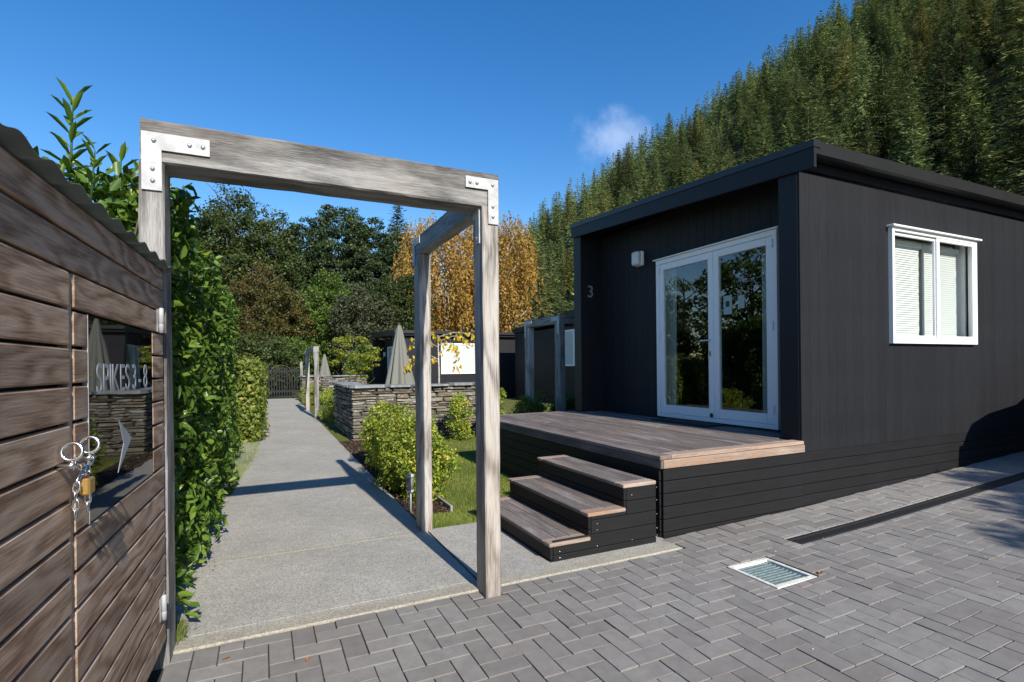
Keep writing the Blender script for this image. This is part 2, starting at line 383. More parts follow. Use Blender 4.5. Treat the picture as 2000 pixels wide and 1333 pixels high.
def leaf(name, stops, trans=.3, rough=.5, spec=.3, oi=(.85, 1.15), tint=None):
    M, nt, b = new_mat(name); at = nd(nt, 'Attribute', attribute_name='rnd').outputs['Fac']; out = nt.nodes['Material Output']
    col = ramp(nt, at, stops); col = mulrnd(nt, col, *oi)
    if tint:
        o2 = nd(nt, 'ObjectInfo').outputs['Random']
        f = nd(nt, 'MapRange', {0: math_(nt, 'FRACT', math_(nt, 'MULTIPLY', o2, 7.31)), 1: tint[1], 2: 1., 4: tint[2]}).outputs[0]
        col = mixc(nt, f, col, tint[0])
    nt.links.new(col, b.inputs['Base Color']); b.inputs['Roughness'].default_value = rough; b.inputs['Specular IOR Level'].default_value = spec
    tr = nd(nt, 'BsdfTranslucent', {'Color': mixc(nt, .5, col, (.5, .6, .08), 'MULTIPLY')})
    h = nd(nt, 'HueSaturation', {'Color': col, 'Value': 1.3, 'Saturation': 1.1}); nt.links.new(h.outputs[0], tr.inputs['Color'])
    mxn = nd(nt, 'MixShader', {0: trans, 1: b.outputs[0], 2: tr.outputs[0]}); nt.links.new(mxn.outputs[0], out.inputs[0]); return M
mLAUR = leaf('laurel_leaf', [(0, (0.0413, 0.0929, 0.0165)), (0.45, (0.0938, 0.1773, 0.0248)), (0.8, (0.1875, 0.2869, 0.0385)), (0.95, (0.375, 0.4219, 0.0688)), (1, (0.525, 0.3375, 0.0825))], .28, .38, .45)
mLOWH = leaf('clipped_hedge_leaf', [(0, (0.0728, 0.1165, 0.0218)), (0.6, (0.1893, 0.2475, 0.0437)), (0.9, (0.3494, 0.3203, 0.0728)), (1, (0.364, 0.1602, 0.0582))], .3)
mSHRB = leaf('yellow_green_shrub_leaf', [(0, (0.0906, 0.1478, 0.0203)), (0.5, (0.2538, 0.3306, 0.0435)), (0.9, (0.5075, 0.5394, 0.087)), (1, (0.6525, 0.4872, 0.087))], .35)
mCON = leaf('conifer_needles', [(0, (0.036, 0.058, 0.022)), (0.5, (0.09, 0.126, 0.04)), (1, (0.2, 0.22, 0.072))], .15, .6, .2, (.42, 1.55), ((.26, .22, .06), .75, .5))
mBEECH = leaf('dark_olive_leaf', [(0, (0.0216, 0.0382, 0.0102)), (0.6, (0.0518, 0.0765, 0.0184)), (1, (0.0918, 0.1084, 0.0287))], .2)
mPINE = leaf('dark_pine_needles', [(0, (0.0168, 0.0365, 0.0149)), (0.6, (0.0421, 0.0702, 0.0248)), (1, (0.0842, 0.1123, 0.0371))], .12)
mRED = leaf('bronze_turning_leaf', [(0, (0.044, 0.0518, 0.014)), (0.5, (0.088, 0.088, 0.0227)), (0.85, (0.1276, 0.088, 0.0297)), (1, (0.1671, 0.0932, 0.0393))], .25)
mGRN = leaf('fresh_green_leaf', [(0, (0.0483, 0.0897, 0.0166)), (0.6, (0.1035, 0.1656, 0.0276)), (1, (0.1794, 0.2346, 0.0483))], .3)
mWIL = leaf('grey_green_leaf', [(0, (0.045, 0.054, 0.0234)), (0.6, (0.09, 0.1035, 0.0495)), (1, (0.1485, 0.1575, 0.0855))], .25)
mMAP = leaf('yellow_green_maple_leaf', [(0, (0.096, 0.132, 0.018)), (0.6, (0.228, 0.264, 0.036)), (1, (0.396, 0.336, 0.048))], .4)
mGOLD = leaf('golden_birch_leaf', [(0, (0.18, 0.108, 0.03)), (0.5, (0.36, 0.216, 0.048)), (0.85, (0.528, 0.336, 0.072)), (1, (0.432, 0.312, 0.156))], .35)
mYEL = leaf('yellow_leaf', [(0, (0.6825, 0.39, 0.0206)), (0.6, (0.8, 0.6175, 0.0413)), (1, (0.8, 0.6825, 0.11))], .45)
mGRASS = leaf('grass_blade', [(0, (0.1, 0.15, 0.022)), (0.6, (0.175, 0.235, 0.04)), (1, (0.29, 0.31, 0.08))], .3)
mBARK = simple('grey_brown_bark', (.1, .085, .068), .9, 0, .2, var=.4, nscale=12, bmp=.02)
mPALEB = simple('pale_birch_bark', (.42, .4, .36), .8, 0, .2, var=.3, nscale=14)
mTWIG = simple('dark_twig', (.06, .045, .035), .9, 0, .2)

# ------------------------------------------------------------------ leaf clouds
def unit(v): return v/(np.linalg.norm(v, axis=-1, keepdims=True)+1e-9)
def leaves(C, D, U, L, Wd, fold=.15, six=False, rnd=None, g=rng):
    D = unit(D); S = unit(np.cross(D, U)); U = np.cross(S, D); n = len(C)
    L = np.broadcast_to(L, n)[:, None]; Wd = np.broadcast_to(Wd, n)[:, None]
    rnd = g.random(n) if rnd is None else rnd
    b = C - D*L/2; t = C + D*L/2
    if six:
        f = U*Wd*fold
        V = np.stack([b, C-D*L*.2+S*Wd*.45+f, C+D*L*.2+S*Wd*.42+f, t-U*L*.08, C+D*L*.2-S*Wd*.42+f, C-D*L*.2-S*Wd*.45+f], 1)
        i = np.arange(n)[:, None]*6; F = np.concatenate([i+np.array([0, 1, 2, 3]), i+np.array([0, 3, 4, 5])])
    else:
        f = U*Wd*fold; V = np.stack([b, C+S*Wd*.5+f, t, C-S*Wd*.5+f], 1)
        i = np.arange(n)[:, None]*4; F = i+np.array([0, 1, 2, 3])
    return V.reshape(-1, 3), F, np.repeat(rnd, V.shape[1])
def rdir(n, g=rng): return unit(g.normal(size=(n, 3)))
def limbs(h, r, nl, spread, g, start=.25, rise=.5, n=6, lean=.0):
    """tapered trunk with limbs: list of (pts, radii)"""
    out = []; px = py = 0.; pts = []; rad = []
    for i in range(8):
        t = i/7; pts.append(Vector((px, py, h*t))); rad.append(r*(1-.85*t)+.004)
        px += g.normal(0, .02)*h*.3; py += g.normal(0, .02)*h*.3
    out.append((pts, rad))
    for k in range(nl):
        t = start + (1-start)*(k+.5)/nl*.92; i = min(6, int(t*7)); p = pts[i].lerp(pts[i+1], t*7-i); a = k*2.4+g.normal(0, .4)
        l = spread*(1.15-.75*t)*g.uniform(.75, 1.1); q = []; rr = []
        for j in range(5):
            s = j/4; q.append(p+Vector((math.cos(a)*l*s, math.sin(a)*l*s, rise*l*s*(1+.3*s)))+Vector(g.normal(0, .03*l*s+1e-6, 3))); rr.append(r*.45*(1-t*.5)*(1-.85*s)+.003)
        out.append((q, rr))
    return out
def limb_mesh(name, ls, mat, n=6):
    V, F = merge([tubeVF(p, r, n) for p, r in ls]); return mk(name, V, F, mat, True)
def crown(h, rad, z0, ncl, per, csz, ls, shape, g, zs=.7, outer=.55):
    """clump centres in the crown's volume, each clump a puff of leaves"""
    cs = []
    while len(cs) < ncl:
        p = g.uniform(-1, 1, 3); rr = math.hypot(p[0], p[1]); t = (p[2]+1)/2
        lim = shape(t)*(1+.18*math.sin(5*math.atan2(p[1], p[0])+9*t)+g.normal(0, .07))
        if rr < lim and rr > lim*outer*g.random()**.5: cs.append((p[0]*rad, p[1]*rad, z0+(h-z0)*t))
    cs = np.array(cs); n = ncl*per
    cc = np.repeat(cs, per, 0); rs = np.repeat(g.uniform(.6, 1.25, ncl), per)[:, None]
    o = rdir(n, g)*(g.random((n, 1))**.5)*csz*rs; o[:, 2] *= zs
    C = cc+o; U = unit(o*.6/csz+rdir(n, g)*.7+np.array([0, 0, .5])); D = rdir(n, g)
    tone = np.repeat(g.normal(0, .13, ncl), per)
    rnd = np.clip(g.beta(2, 2.2, n)+tone, 0, 1)
    return leaves(C, D, U, ls*g.uniform(.7, 1.3, n), ls*.62*g.uniform(.7, 1.2, n), .12, False, rnd)
def dome(t): return max(0., (1-(2*t-1)**2))**.5*.95+.05 if t > .1 else .45
def cone_(t): return (1-t)**.75*.95+.04 if t > .07 else .7
def egg(t): return max(.05, math.sin(math.pi*min(1, t*.8+.2))**.8)
def tree(name, label, cat, x, y, h, rad, z0, leafm, shape=dome, ncl=160, per=45, csz=.5, ls=.16, bark=None, seed=1, nl=12, tr=None, rise=.5, group=None, zs=.7, z=0, outer=.55):
    g = np.random.default_rng(seed); t = thing(name, label, cat, (x, y, z), 0, group)
    ob('trunk', limb_mesh('trunk', limbs(h*.93, tr or h*.022, nl, rad, g, .2, rise), bark or mBARK), t, None, True)
    V, F, a = crown(h, rad, z0, ncl, per, csz, ls, shape, g, zs, outer)
    ob('crown', mk('crown', V, F, leafm, False, a), t, None, True)
    return t

# ------------------------------------------------------------------ ground, hill
def gz(x): return 0. if x < 2.6 else (.028*(x-2.6) if x < 4.1 else .042+.045*(min(x, 12)-4.1))
S_ = 2500
kind(ob('ground', mk('ground', [(-S_, -S_, -.06), (S_, -S_, -.06), (S_, S_, -.06), (-S_, S_, -.06)], [[0, 1, 2, 3]], mEARTH)), 'structure')
HN = (math.sin(R_(91.5)), math.cos(R_(91.5)))
def hz(x, y):
    d = HN[0]*x+HN[1]*y-36
    if d < 0: return -.5
    s = .77*(d-12*(1-math.exp(-d/12)))
    q = min(1, max(0, (math.hypot(x, y)-400)/170)); s *= 1-q*q*(3-2*q)*.75
    return s+3*math.sin(x*.021+1)*math.sin(y*.017)*min(1, d/60)-.4
nx, ny = 54, 60
HV = []; HF = []
for j in range(ny+1):
    for i in range(nx+1):
        x = 25+i*11.5; y = -160+j*13.; HV.append((x, y, hz(x, y)))
for j in range(ny):
    for i in range(nx): a = j*(nx+1)+i; HF.append([a, a+1, a+nx+2, a+nx+1])
kind(ob('hill', mk('hill', HV, HF, mHILL, True)), 'structure')

# ------------------------------------------------------------------ paving
QV = []; QF = []
for x0, x1, y0, y1 in ((-6, 2.6, -9, 2.99), (2.6, 2.95, -9, 2.026), (2.6, 2.95, 2.391, 2.99), (2.95, 4.1, -9, 2.99), (4.1, 12, -9, 2.99)):
    o = len(QV); a, b = gz(x0)-.007, gz(x1)-.007; QV += [(x0, y0, a), (x1, y0, b), (x1, y1, b), (x0, y1, a)]; QF.append([o, o+1, o+2, o+3])
pv = kind(ob('paving', mk('paving', QV, QF, mPAVB)), 'structure')
U_ = .1003; J = .0026
def sub(r, h):
    x0, x1, y0, y1 = r; a0, a1, b0, b1 = h
    if x1 <= a0 or x0 >= a1 or y1 <= b0 or y0 >= b1: return [r]
    o = []
    if y0 < b0: o.append((x0, x1, y0, b0))
    if y1 > b1: o.append((x0, x1, b1, y1))
    m0, m1 = max(y0, b0), min(y1, b1)
    if x0 < a0: o.append((x0, a0, m0, m1))
    if x1 > a1: o.append((a1, x1, m0, m1))
    return o
holes = [(2.598, 2.95, 2.025, 2.392), (3.335, 12, 2.412, 2.542), (1.09, 1.195, 2.655, 2.87), (-9, -.40, .3, 2.9)]
rects = []
ox, oy = .017, -.036
for i in range(-62, 122):
    for j in range(-12, 31):
        k = (i-j) % 4
        if k == 0: r = (i*U_+ox, (i+2)*U_+ox, j*U_+oy, (j+1)*U_+oy)
        elif k == 3: r = (i*U_+ox, (i+1)*U_+ox, j*U_+oy, (j+2)*U_+oy)
        else: continue
        lim = 2.757 if (r[0]+r[1])/2 < 2.6 else 2.982
        r = (r[0], r[1], r[2], min(r[3], lim)); full = r[3] < lim
        if r[3]-r[2] < .02: continue
        ps = [r]
        for h in holes: ps = [q for p in ps for q in sub(p, h)]
        for p in ps:
            if p[1]-p[0] > .018 and p[3]-p[2] > .018: rects.append(p)
def projsize(x, y, z=0):
    d = Vector((x, y, z-1.26)); dep = d.dot(f_)
    if dep < .3: return 0, 0, 0, 0
    px, py = 1000+1028.8*d.dot(rt)/dep, 715.9-1028.8*d.dot(up)/dep
    return px, py, dep, 1
cand = []
for q in rects:
    cx, cy = (q[0]+q[1])/2, (q[2]+q[3])/2; px, py, dep, ok = projsize(cx, cy)
    vis = ok and -30 < px < 2030 and py < 1345 and not (cx < -.37)
    cand.append((((q[1]-q[0])*(q[3]-q[2])/dep**3) if vis else 0, q))
cand.sort(key=lambda t: -t[0])
PV = []; PF = []; PA = []
for n_, (sz, q) in enumerate(cand):
    w, l = round(q[1]-q[0]-J*2, 4), round(q[3]-q[2]-J*2, 4); cx, cy = (q[0]+q[1])/2, (q[2]+q[3])/2
    me = cbox(w, l, .045, .0014, mPAV)
    sl = math.atan(.0 if cx < 2.6 else (.028 if cx < 4.1 else .045))
    mw = Tm(cx, cy, gz(cx)-.0225+random.gauss(0, .0011)) @ Matrix.Rotation(-sl+random.gauss(0, .005), 4, 'Y') @ Matrix.Rotation(random.gauss(0, .005), 4, 'X') @ Matrix.Rotation(random.gauss(0, .006), 4, 'Z')
    if n_ < 300: ob('paver', me, pv, mw)
    else:
        o = len(PV); a = random.random()
        PV += [mw @ v.co for v in me.vertices]; PF += [[i+o for i in p.vertices] for p in me.polygons]; PA += [a]*len(me.vertices)
kind(ob('pavers', mk('pavers', PV, PF, mPAV, False, PA), pv), 'stuff')
kb = kind(B('kerb', mCURB, None, -.43, 2.6, 2.764, 2.862, -.1, .006, .006), 'structure')

# concrete path, pad, beds, lawn
def slab(name, pts, z0, z1, mat, parent=None):
    return extr(name, [(x, y, z0) for x, y in pts], (0, 0, z1-z0), mat, parent)
path = kind(slab('path', [(-.62, 2.87), (1.14, 2.87), (1.14, 2.9), (-.62, 2.9)], -.1, .0, mPATH), 'structure')
def pr(y): return 1.135+max(0, y-4)*.0095
ys = [2.905, 3.925, 3.985, 6.3, 8.8, 11.3, 13.8, 16.3, 18.8, 21.3, 24.2]
for a, b in zip(ys[:-1], ys[1:]):
    if abs(a-3.925) < 1e-6:
        slab('joint_strip', [(-.62, a+.003), (pr(a), a+.003), (pr(b), b-.003), (-.62, b-.003)], -.1, .001, mCURB, path); continue
    slab('slab', [(-.62, a+.003), (pr(a), a+.003), (pr(b), b-.003), (-.62, b-.003)], -.1, .0, mPATH, path)
pad = kind(slab('pad', [(1.15, 2.87), (2.62, 2.87), (2.62, 3.98), (1.15, 3.98)], -.1, .0, mPATH), 'structure')
kind(ob('garden_bed', mk('bed', [(1.145, 3.99, -.02), (1.22, 3.99, -.02), (1.22, 4.42, -.02), (1.5, 4.45, -.02), (1.56, 9.6, -.01), (1.19, 9.6, -.02)], [[0, 1, 2, 3, 4, 5]], mSOIL)), 'structure')
kind(ob('hedge_bed', mk('bed', [(-5, 2.78, -.03), (-.3, 2.78, -.03), (-.1, 24, -.03), (-5, 24, -.03)], [[0, 1, 2, 3]], mSOIL)), 'structure')
kind(ob('lawn', mk('lawn', [(1.15, 3.985, -.025), (9, 3.985, -.025), (9, 40, -.025), (1.4, 40, -.025)], [[0, 1, 2, 3]], mLAWN)), 'structure')

# ------------------------------------------------------------------ cabin 3
Xh, Yh, Xd = 4.14, 2.985, 2.604
cab = thing('cabin', 'black timber cabin numbered 3 with white glazed doors above the deck', 'cabin', (Xh, Yh, 0))
def roofz(y): return 3.091+(y-2.827)*.0605
# front (sunlit) wall: vertical boards round the window opening
WX0, WX1, WZ0, WZ1 = 5.40, 6.925, 1.44, 2.545
bw = .121; x = Xh
while x < 10.1:
    x1 = x+bw
    segs = [(.504, 2.895)]
    if x1 > WX0 and x < WX1: segs = [(.504, WZ0), (WZ1, 2.895)]
    xa, xb = x, x1-.0018
    for z0, z1 in segs:
        if len(segs) == 2:
            for (p, q) in ((xa, min(xb, WX0)), (max(xa, WX1), xb)):
                if q-p > .01 and z0 == .504: B('cladding_board', mCL, cab, p, q, Yh, Yh+.02, WZ0, WZ1, .002)
        B('cladding_board', mCL, cab, xa, xb, Yh, Yh+.02, z0, z1, .0012)
    x = x1
B('building_paper', mTRIM, cab, Xh+.02, WX0-.03, Yh+.024, Yh+.05, .3, 2.9, .001)
B('building_paper', mTRIM, cab, WX1+.03, 10.1, Yh+.024, Yh+.05, .3, 2.9, .001)
B('building_paper', mTRIM, cab, WX0-.03, WX1+.03, Yh+.024, Yh+.05, WZ1+.02, 2.9, .001)
B('building_paper', mTRIM, cab, WX0-.03, WX1+.03, Yh+.024, Yh+.05, .3, WZ0-.02, .001)
B('frieze_board', mCL, cab, Xh-.004, 10.2, Yh-.026, Yh-.004, 2.905, 3.0, .003)
# skirting boards, front
P_ = .0935; z = .504
for k in range(6):
    z1 = z-P_
    if z1 > -.06:
        B('skirting_board', mSK, cab, Xh+.025, 10.1, Yh+.004+.001*k, Yh+.03, max(z1+.005, -.05), z, .004)
    z = z1
B('skirting_backing', mTRIM, cab, Xh, 10.1, Yh+.035, Yh+.06, -.1, .5, .001)
# near pier, far wing, recessed door wall
B('corner_pier', mTRIM, cab, Xh-.002, 4.5, Yh+.021, 3.188, .602, 3.0, .003)
B('wing_pier', mTRIM, cab, Xh, 4.62, 6.385, 6.565, .3, 3.235, .003)
DX = 4.5; DY0, DY1, DZ0, DZ1 = 3.463, 5.172, .622, 2.555
y = 3.19
while y < 6.38:
    y1 = min(y+.121, 6.384)
    pieces = [(y, y1-.002)]
    for a, b in pieces:
        if b <= DY0 or a >= DY1: B('door_wall_board', mCL, cab, DX, DX+.02, a, b, .602, 3.12, .002)
        else:
            B('door_wall_board', mCL, cab, DX, DX+.02, a, b, DZ1, 3.12, .002)
            if a < DY0: B('door_wall_board', mCL, cab, DX, DX+.02, a, DY0, .602, DZ1, .002)
            if b > DY1: B('door_wall_board', mCL, cab, DX, DX+.02, DY1, b, .602, DZ1, .002)
    y = y1
for (a, b, c_, d_) in ((3.19, DY0-.02, .5, 3.1), (DY1+.02, 6.38, .5, 3.1), (DY0-.02, DY1+.02, DZ1+.02, 3.1)): B('building_paper', mTRIM, cab, DX+.024, DX+.05, a, b, c_, d_, .001)
B('threshold', mTRIM, cab, DX-.02, DX+.09, DY0, DY1, .585, .621, .003)
B('side_wall', mCL, cab, 4.63, 10.1, 6.545, 6.56, .1, 3.3, .002)
B('end_wall', mCL, cab, 10.11, 10.13, Yh+.03, 6.54, .1, 3.2, .002)
# roof with end fascia and gutter
def yz(name, mat, x0, x1, pts): return extr(name, [(x0, y, z) for y, z in pts], (x1-x0, 0, 0), mat, cab)
yz('fascia', mTRIM, Xh-.035, Xh-.005, [(2.827, 2.873), (6.575, 3.125), (6.575, 3.262), (2.827, 3.034)])
yz('fascia_cap', mSTEEL, Xh-.044, Xh+.05, [(2.822, 3.037), (6.585, 3.265), (6.585, 3.325), (2.822, 3.097)])
rf = yz('roof', mSTEEL, Xh+.051, 10.3, [(2.9, 3.075), (6.6, 3.3), (6.6, 3.33), (2.9, 3.105)])
yz('soffit', mTRIM, Xh-.004, 10.2, [(2.862, 3.003), (4.49, 3.1), (4.49, 3.115), (2.862, 3.018)])
yz('soffit', mTRIM, Xh-.004, 4.62, [(4.491, 3.1), (6.384, 3.2), (6.384, 3.215), (4.491, 3.115)])
extr('gutter', [(Xh-.004, y, z) for y, z in ((2.83, 2.987), (2.86, 2.977), (2.93, 2.977), (2.93, 3.07), (2.925, 3.07), (2.925, 2.983), (2.86, 2.983), (2.836, 2.992), (2.836, 3.082), (2.855, 3.086), (2.855, 3.09), (2.83, 3.09))], (6.2, 0, 0), mSTEEL, cab)
# interior shell so the glass looks into a dim room
rm = mROOM
B('floor', rm, cab, DX+.09, 10.1, Yh+.06, 6.54, .56, .6, .001); B('ceiling', rm, cab, DX+.06, 10.1, Yh+.06, 6.54, 2.96, 3.0, .001)
B('partition', rm, cab, 8.2, 8.25, Yh+.06, 6.54, .6, 2.96, .001)
# double doors
door = ob('door', cbox(.06, DY1-DY0, .055, .003, mWHITE), cab, Tm(DX-.005, (DY0+DY1)/2, DZ1-.0275))
def D(n, y0, y1, z0, z1, x0=-.035, x1=.025, m=mWHITE, c=.003): return B(n, m, door, DX+x0, DX+x1, y0, y1, z0, z1, c)
D('frame', DY0, DY0+.052, DZ0, DZ1-.056); D('frame', DY1-.052, DY1, DZ0, DZ1-.056); D('frame', DY0+.051, DY1-.051, DZ0, DZ0+.045)
D('drip_cap', DY0-.03, DY1+.03, DZ1+.001, DZ1+.016, -.06, .01)
ym = 4.26
for a, b in ((DY0+.053, ym-.002), (ym+.002, DY1-.053)):
    z0, z1 = DZ0+.048, DZ1-.058
    D('leaf_stile', a, a+.072, z0, z1, -.028, .02); D('leaf_stile', b-.072, b, z0, z1, -.028, .02)
    D('leaf_rail', a+.073, b-.073, z0, z0+.1, -.028, .02); D('leaf_rail', a+.073, b-.073, z1-.075, z1, -.028, .02)
    B('glass_pane', mGLASS, door, DX-.008, DX+.0, a+.068, b-.068, z0+.095, z1-.07, .0005)
    for zz in (z0+.1, (z0+z1)/2, z1-.12):
        ye = DY0+.05 if a < ym-.5 else DY1-.05
        D('hinge', ye-.012, ye+.012, zz, zz+.09, -.046, -.036, mWHITE, .004)
tube('handle', [(DX-.03, ym+.045, 1.525), (DX-.075, ym+.045, 1.525), (DX-.08, ym+.06, 1.525), (DX-.08, ym+.19, 1.52)], .009, mCHROME, door)
D('lock_plate', ym+.03, ym+.06, 1.35, 1.41, -.032, -.0285, mCHROME, .001)
D('keyhole', ym+.041, ym+.049, 1.37, 1.39, -.0345, -.0322, mBLKP, .001)
D('floor_bolt', ym+.01, ym+.05, DZ0+.055, DZ0+.1, -.045, -.0285, mBLKP, .008)
nt_ = B('notice', mPAPER, door, DX-.0115, DX-.0085, 4.02, 4.13, 1.79, 1.99, .0005)
B('notice_print', mINK, door, DX-.0135, DX-.0118, 4.05, 4.1, 1.87, 1.93, .0002)
B('notice', mPAPER, door, DX-.0115, DX-.0085, 3.86, 3.94, 1.84, 1.97, .0005)
def curtain(name, x, y0, y1, z0, z1, parent, mat, nf=5, amp=.03, taper=.0):
    V = []; F = []; n = nf*8
    for j, z in enumerate((z0, z0+(z1-z0)*.35, z0+(z1-z0)*.7, z1)):
        tw = 1-taper*math.sin(math.pi*.5*(1-j/3))
        for i in range(n+1):
            t = i/n; V.append((x+amp*math.sin(t*nf*2*math.pi+.3*j), y0+(y1-y0)*t*tw, z))
    for j in range(3):
        for i in range(n): a = j*(n+1)+i; F.append([a, a+1, a+n+2, a+n+1])
    return ob(name, mk(name, V, F, mat, True), parent)
curtain('curtain', DX+.16, DY1+.03, DY1-.13, .62, 2.6, cab, mCURT, 4); curtain('curtain', DX+.16, DY0+.2, DY0+.31, .62, 2.6, cab, mCURT, 4)
# window with blinds
win = ob('window', cbox(WX1-WX0, .07, .05, .003, mWHITE), cab, Tm((WX0+WX1)/2, Yh-.005, WZ0+.025))
def Wn(n, x0, x1, z0, z1, y0=-.04, y1=.03, m=mWHITE, c=.003): return B(n, m, win, x0, x1, Yh+y0, Yh+y1, z0, z1, c)
Wn('frame', WX0, WX0+.034, WZ0+.051, WZ1); Wn('frame', WX1-.034, WX1, WZ0+.051, WZ1); Wn('frame', WX0+.035, WX1-.035, WZ1-.034, WZ1)
Wn('drip_cap', WX0-.03, WX1+.04, WZ1+.001, WZ1+.02, -.07, .0)
xm = 6.18
for a, b, yo in ((WX0+.035, xm, .012), (xm-.02, WX1-.035, -.006)):
    z0, z1 = WZ0+.052, WZ1-.036; sw = .026 if yo > 0 else .05
    Wn('sash_stile', a, a+sw, z0, z1, -.03+yo, -.006+yo); Wn('sash_stile', b-sw, b, z0, z1, -.03+yo, -.006+yo)
    Wn('sash_rail', a+sw+.001, b-sw-.001, z0, z0+.03, -.03+yo, -.006+yo); Wn('sash_rail', a+sw+.001, b-sw-.001, z1-.03, z1, -.03+yo, -.006+yo)
    B('glass_pane', mGLASSW, win, a+sw-.005, b-sw+.005, Yh-.016+yo, Yh-.011+yo, z0+.027, z1-.027, .0005)
    V = []; F = []; n = 40
    for i in range(n):
        zz = z0+.02+(z1-z0-.1)*i/n; x0_, x1_ = a+.005, b-.075+random.gauss(0, .003); o = len(V)
        V += [(x0_, Yh+.1, zz), (x1_, Yh+.1, zz), (x1_, Yh+.107, zz+.023), (x0_, Yh+.107, zz+.023), (x0_, Yh+.1006, zz-.0003), (x1_, Yh+.1006, zz-.0003), (x1_, Yh+.1076, zz+.0227), (x0_, Yh+.1076, zz+.0227)]
        F += [[o, o+1, o+2, o+3], [o+7, o+6, o+5, o+4], [o, o+4, o+5, o+1], [o+3, o+2, o+6, o+7], [o, o+3, o+7, o+4], [o+1, o+5, o+6, o+2]]
    ob('blind', mk('blind', V, F, mBLIND), win)
    Wn('blind_headrail', a+.005, b-.03, z1-.085, z1-.03, .09, .13, mBLIND)
Wn('reveal_and_backing', WX0+.03, WX1-.03, WZ0+.02, WZ1-.02, .17, .18, mLAMP); Wn('reveal_and_backing', WX0+.01, WX0+.04, WZ0, WZ1, .055, .14); Wn('reveal_and_backing', WX1-.04, WX1-.01, WZ0, WZ1, .055, .14)  # first piece is an added pale sheet behind the blinds, brightening their gaps
# wall lamp, number
lamp = ob('wall_lamp', cbox(.05, .14, .19, .012, mWHITE), cab, Tm(DX-.026, 5.49, 2.645)); B('lamp_glass', mLAMP, lamp, DX-.12, DX-.052, 5.425, 5.555, 2.555, 2.735, .02)
me = text_mesh('3', mNUM, .03); ob('house_number', me, cab, Tm(4.245, 6.378, 2.245) @ Matrix.Rotation(R_(90), 4, 'X') @ Matrix.Diagonal((.225, .245, .2, 1)))

# ------------------------------------------------------------------ deck and steps
deck = thing('deck', 'grey brown timber deck on black skirting in front of white doors', 'deck', (Xd, Yh, 0))
DT = .60
def deckboard(x0, x1, y0, y1): B('deck_board', mDK[1], deck, x0, x1, y0, y1, DT-.025, DT+random.gauss(0, .0007), .004)
x = Xd+.102
B('border_board', mDK[1], deck, Xd-.012, Xd+.088, 2.972, 6.6, DT-.03, DT+.001, .005)
while x < 4.49:
    x1 = min(x+.088, 4.5)
    y0, y1 = 3.085, 6.505
    if x1 > Xh-.01: y0, y1 = 3.195, 6.375
    cut = random.uniform(4.2, 5.8)
    deckboard(x, x1, y0, cut-.002); deckboard(x, x1, cut+.002, y1); x += .093
B('edge_board', mDKF, deck, Xd+.092, Xh+.012, 2.972, 3.08, DT-.03, DT+.001, .005)
B('edge_board', mDK[0], deck, Xd+.092, Xh-.01, 6.51, 6.6, DT-.03, DT+.001, .005)
B('fascia_board', mDKF, deck, Xd+.014, Xh+.014, 2.966, 2.984, .506, DT-.0315, .004)
B('fascia_board', mDK[1], deck, Xd-.01, Xd+.012, 2.968, 6.59, .506, DT-.0315, .004)
z = .5035
for k in range(6):
    z1 = z-P_
    B('skirting_board', mSK, deck, Xd+.024, Xh+.02, 2.982+.001*k, 3.004, max(z1+.005, -.06), z, .004)
    B('skirting_board', mSKY_, deck, Xd+.004+.001*k, Xd+.022, 3.006, 6.57, max(z1+.005, -.06), z, .004)
    z = z1
B('frame_backing', mTRIM, deck, Xd+.03, Xh, 3.01, 6.55, -.05, .56, .001)
mat_o = B('door_mat', mRUB, None, 4.18, 4.46, 4.1, 4.95, DT+.002, DT+.018, .004); tag(mat_o, 'black rubber door mat lying on deck before the white doors', 'door mat')
st = thing('steps', 'three grey timber treads on black risers leading up to the deck', 'steps', (1.66, 2.96, 0))
xs = [1.66, 1.953, 2.244, 2.52]; tz = [.124, .28, .44]
for k in range(3):
    x0, x1, top = xs[k], xs[k+1]+(.01 if k < 2 else .0), tz[k]; yn, yf = 2.945, 4.175
    B('tread_edge', mDKF, st, x0-.012, x1-.002, yn-.012, yn+.075, top-.026, top, .005)
    B('tread_edge', mDKF, st, x0-.012, x1-.002, yf-.075, yf+.012, top-.026, top, .005)
    w = (x1-x0+.01)/3
    for j in range(3): B('tread_board', mDK[1], st, x0-.012+j*w, x0-.012+(j+1)*w-.004, yn+.079, yf-.079, top-.026, top+random.gauss(0, .0006), .004)
    # riser boards on the long side and end boards
    B('riser_board', mSKY_, st, x0, x0+.02, yn+.002, yf, max(-.02, top-.026-.085), top-.027, .003)
    lo = 0 if k == 0 else tz[k-1]
    if top-.026-.085 > lo+.01: B('riser_board', mSKY_, st, x0, x0+.02, yn+.002, yf, lo-.03, top-.116, .003)
    B('side_panel', mTRIM, st, x0+.022, x1-.01, yf-.02, yf, -.02, top-.028, .002)
zt = tz[2]-.0275; k = 0
while zt > -.01:
    zb = max(zt-.0935+.004, -.02)
    mid = (zt+zb)/2; x0 = xs[2] if mid > tz[1]-.02 else (xs[1] if mid > tz[0]-.02 else xs[0])
    for lim, xx in ((tz[1]-.027, xs[1]), (tz[0]-.027, xs[0])):
        if zt > lim > zb+.012 and x0 > xx: B('end_board', mSK, st, xx+.022, x0+.018, yn, yn+.02, zb, lim-.001, .003)
    B('end_board', mSK, st, x0+.022, 2.525, yn+.0008, yn+.02, zb, zt, .003); zt -= .0935
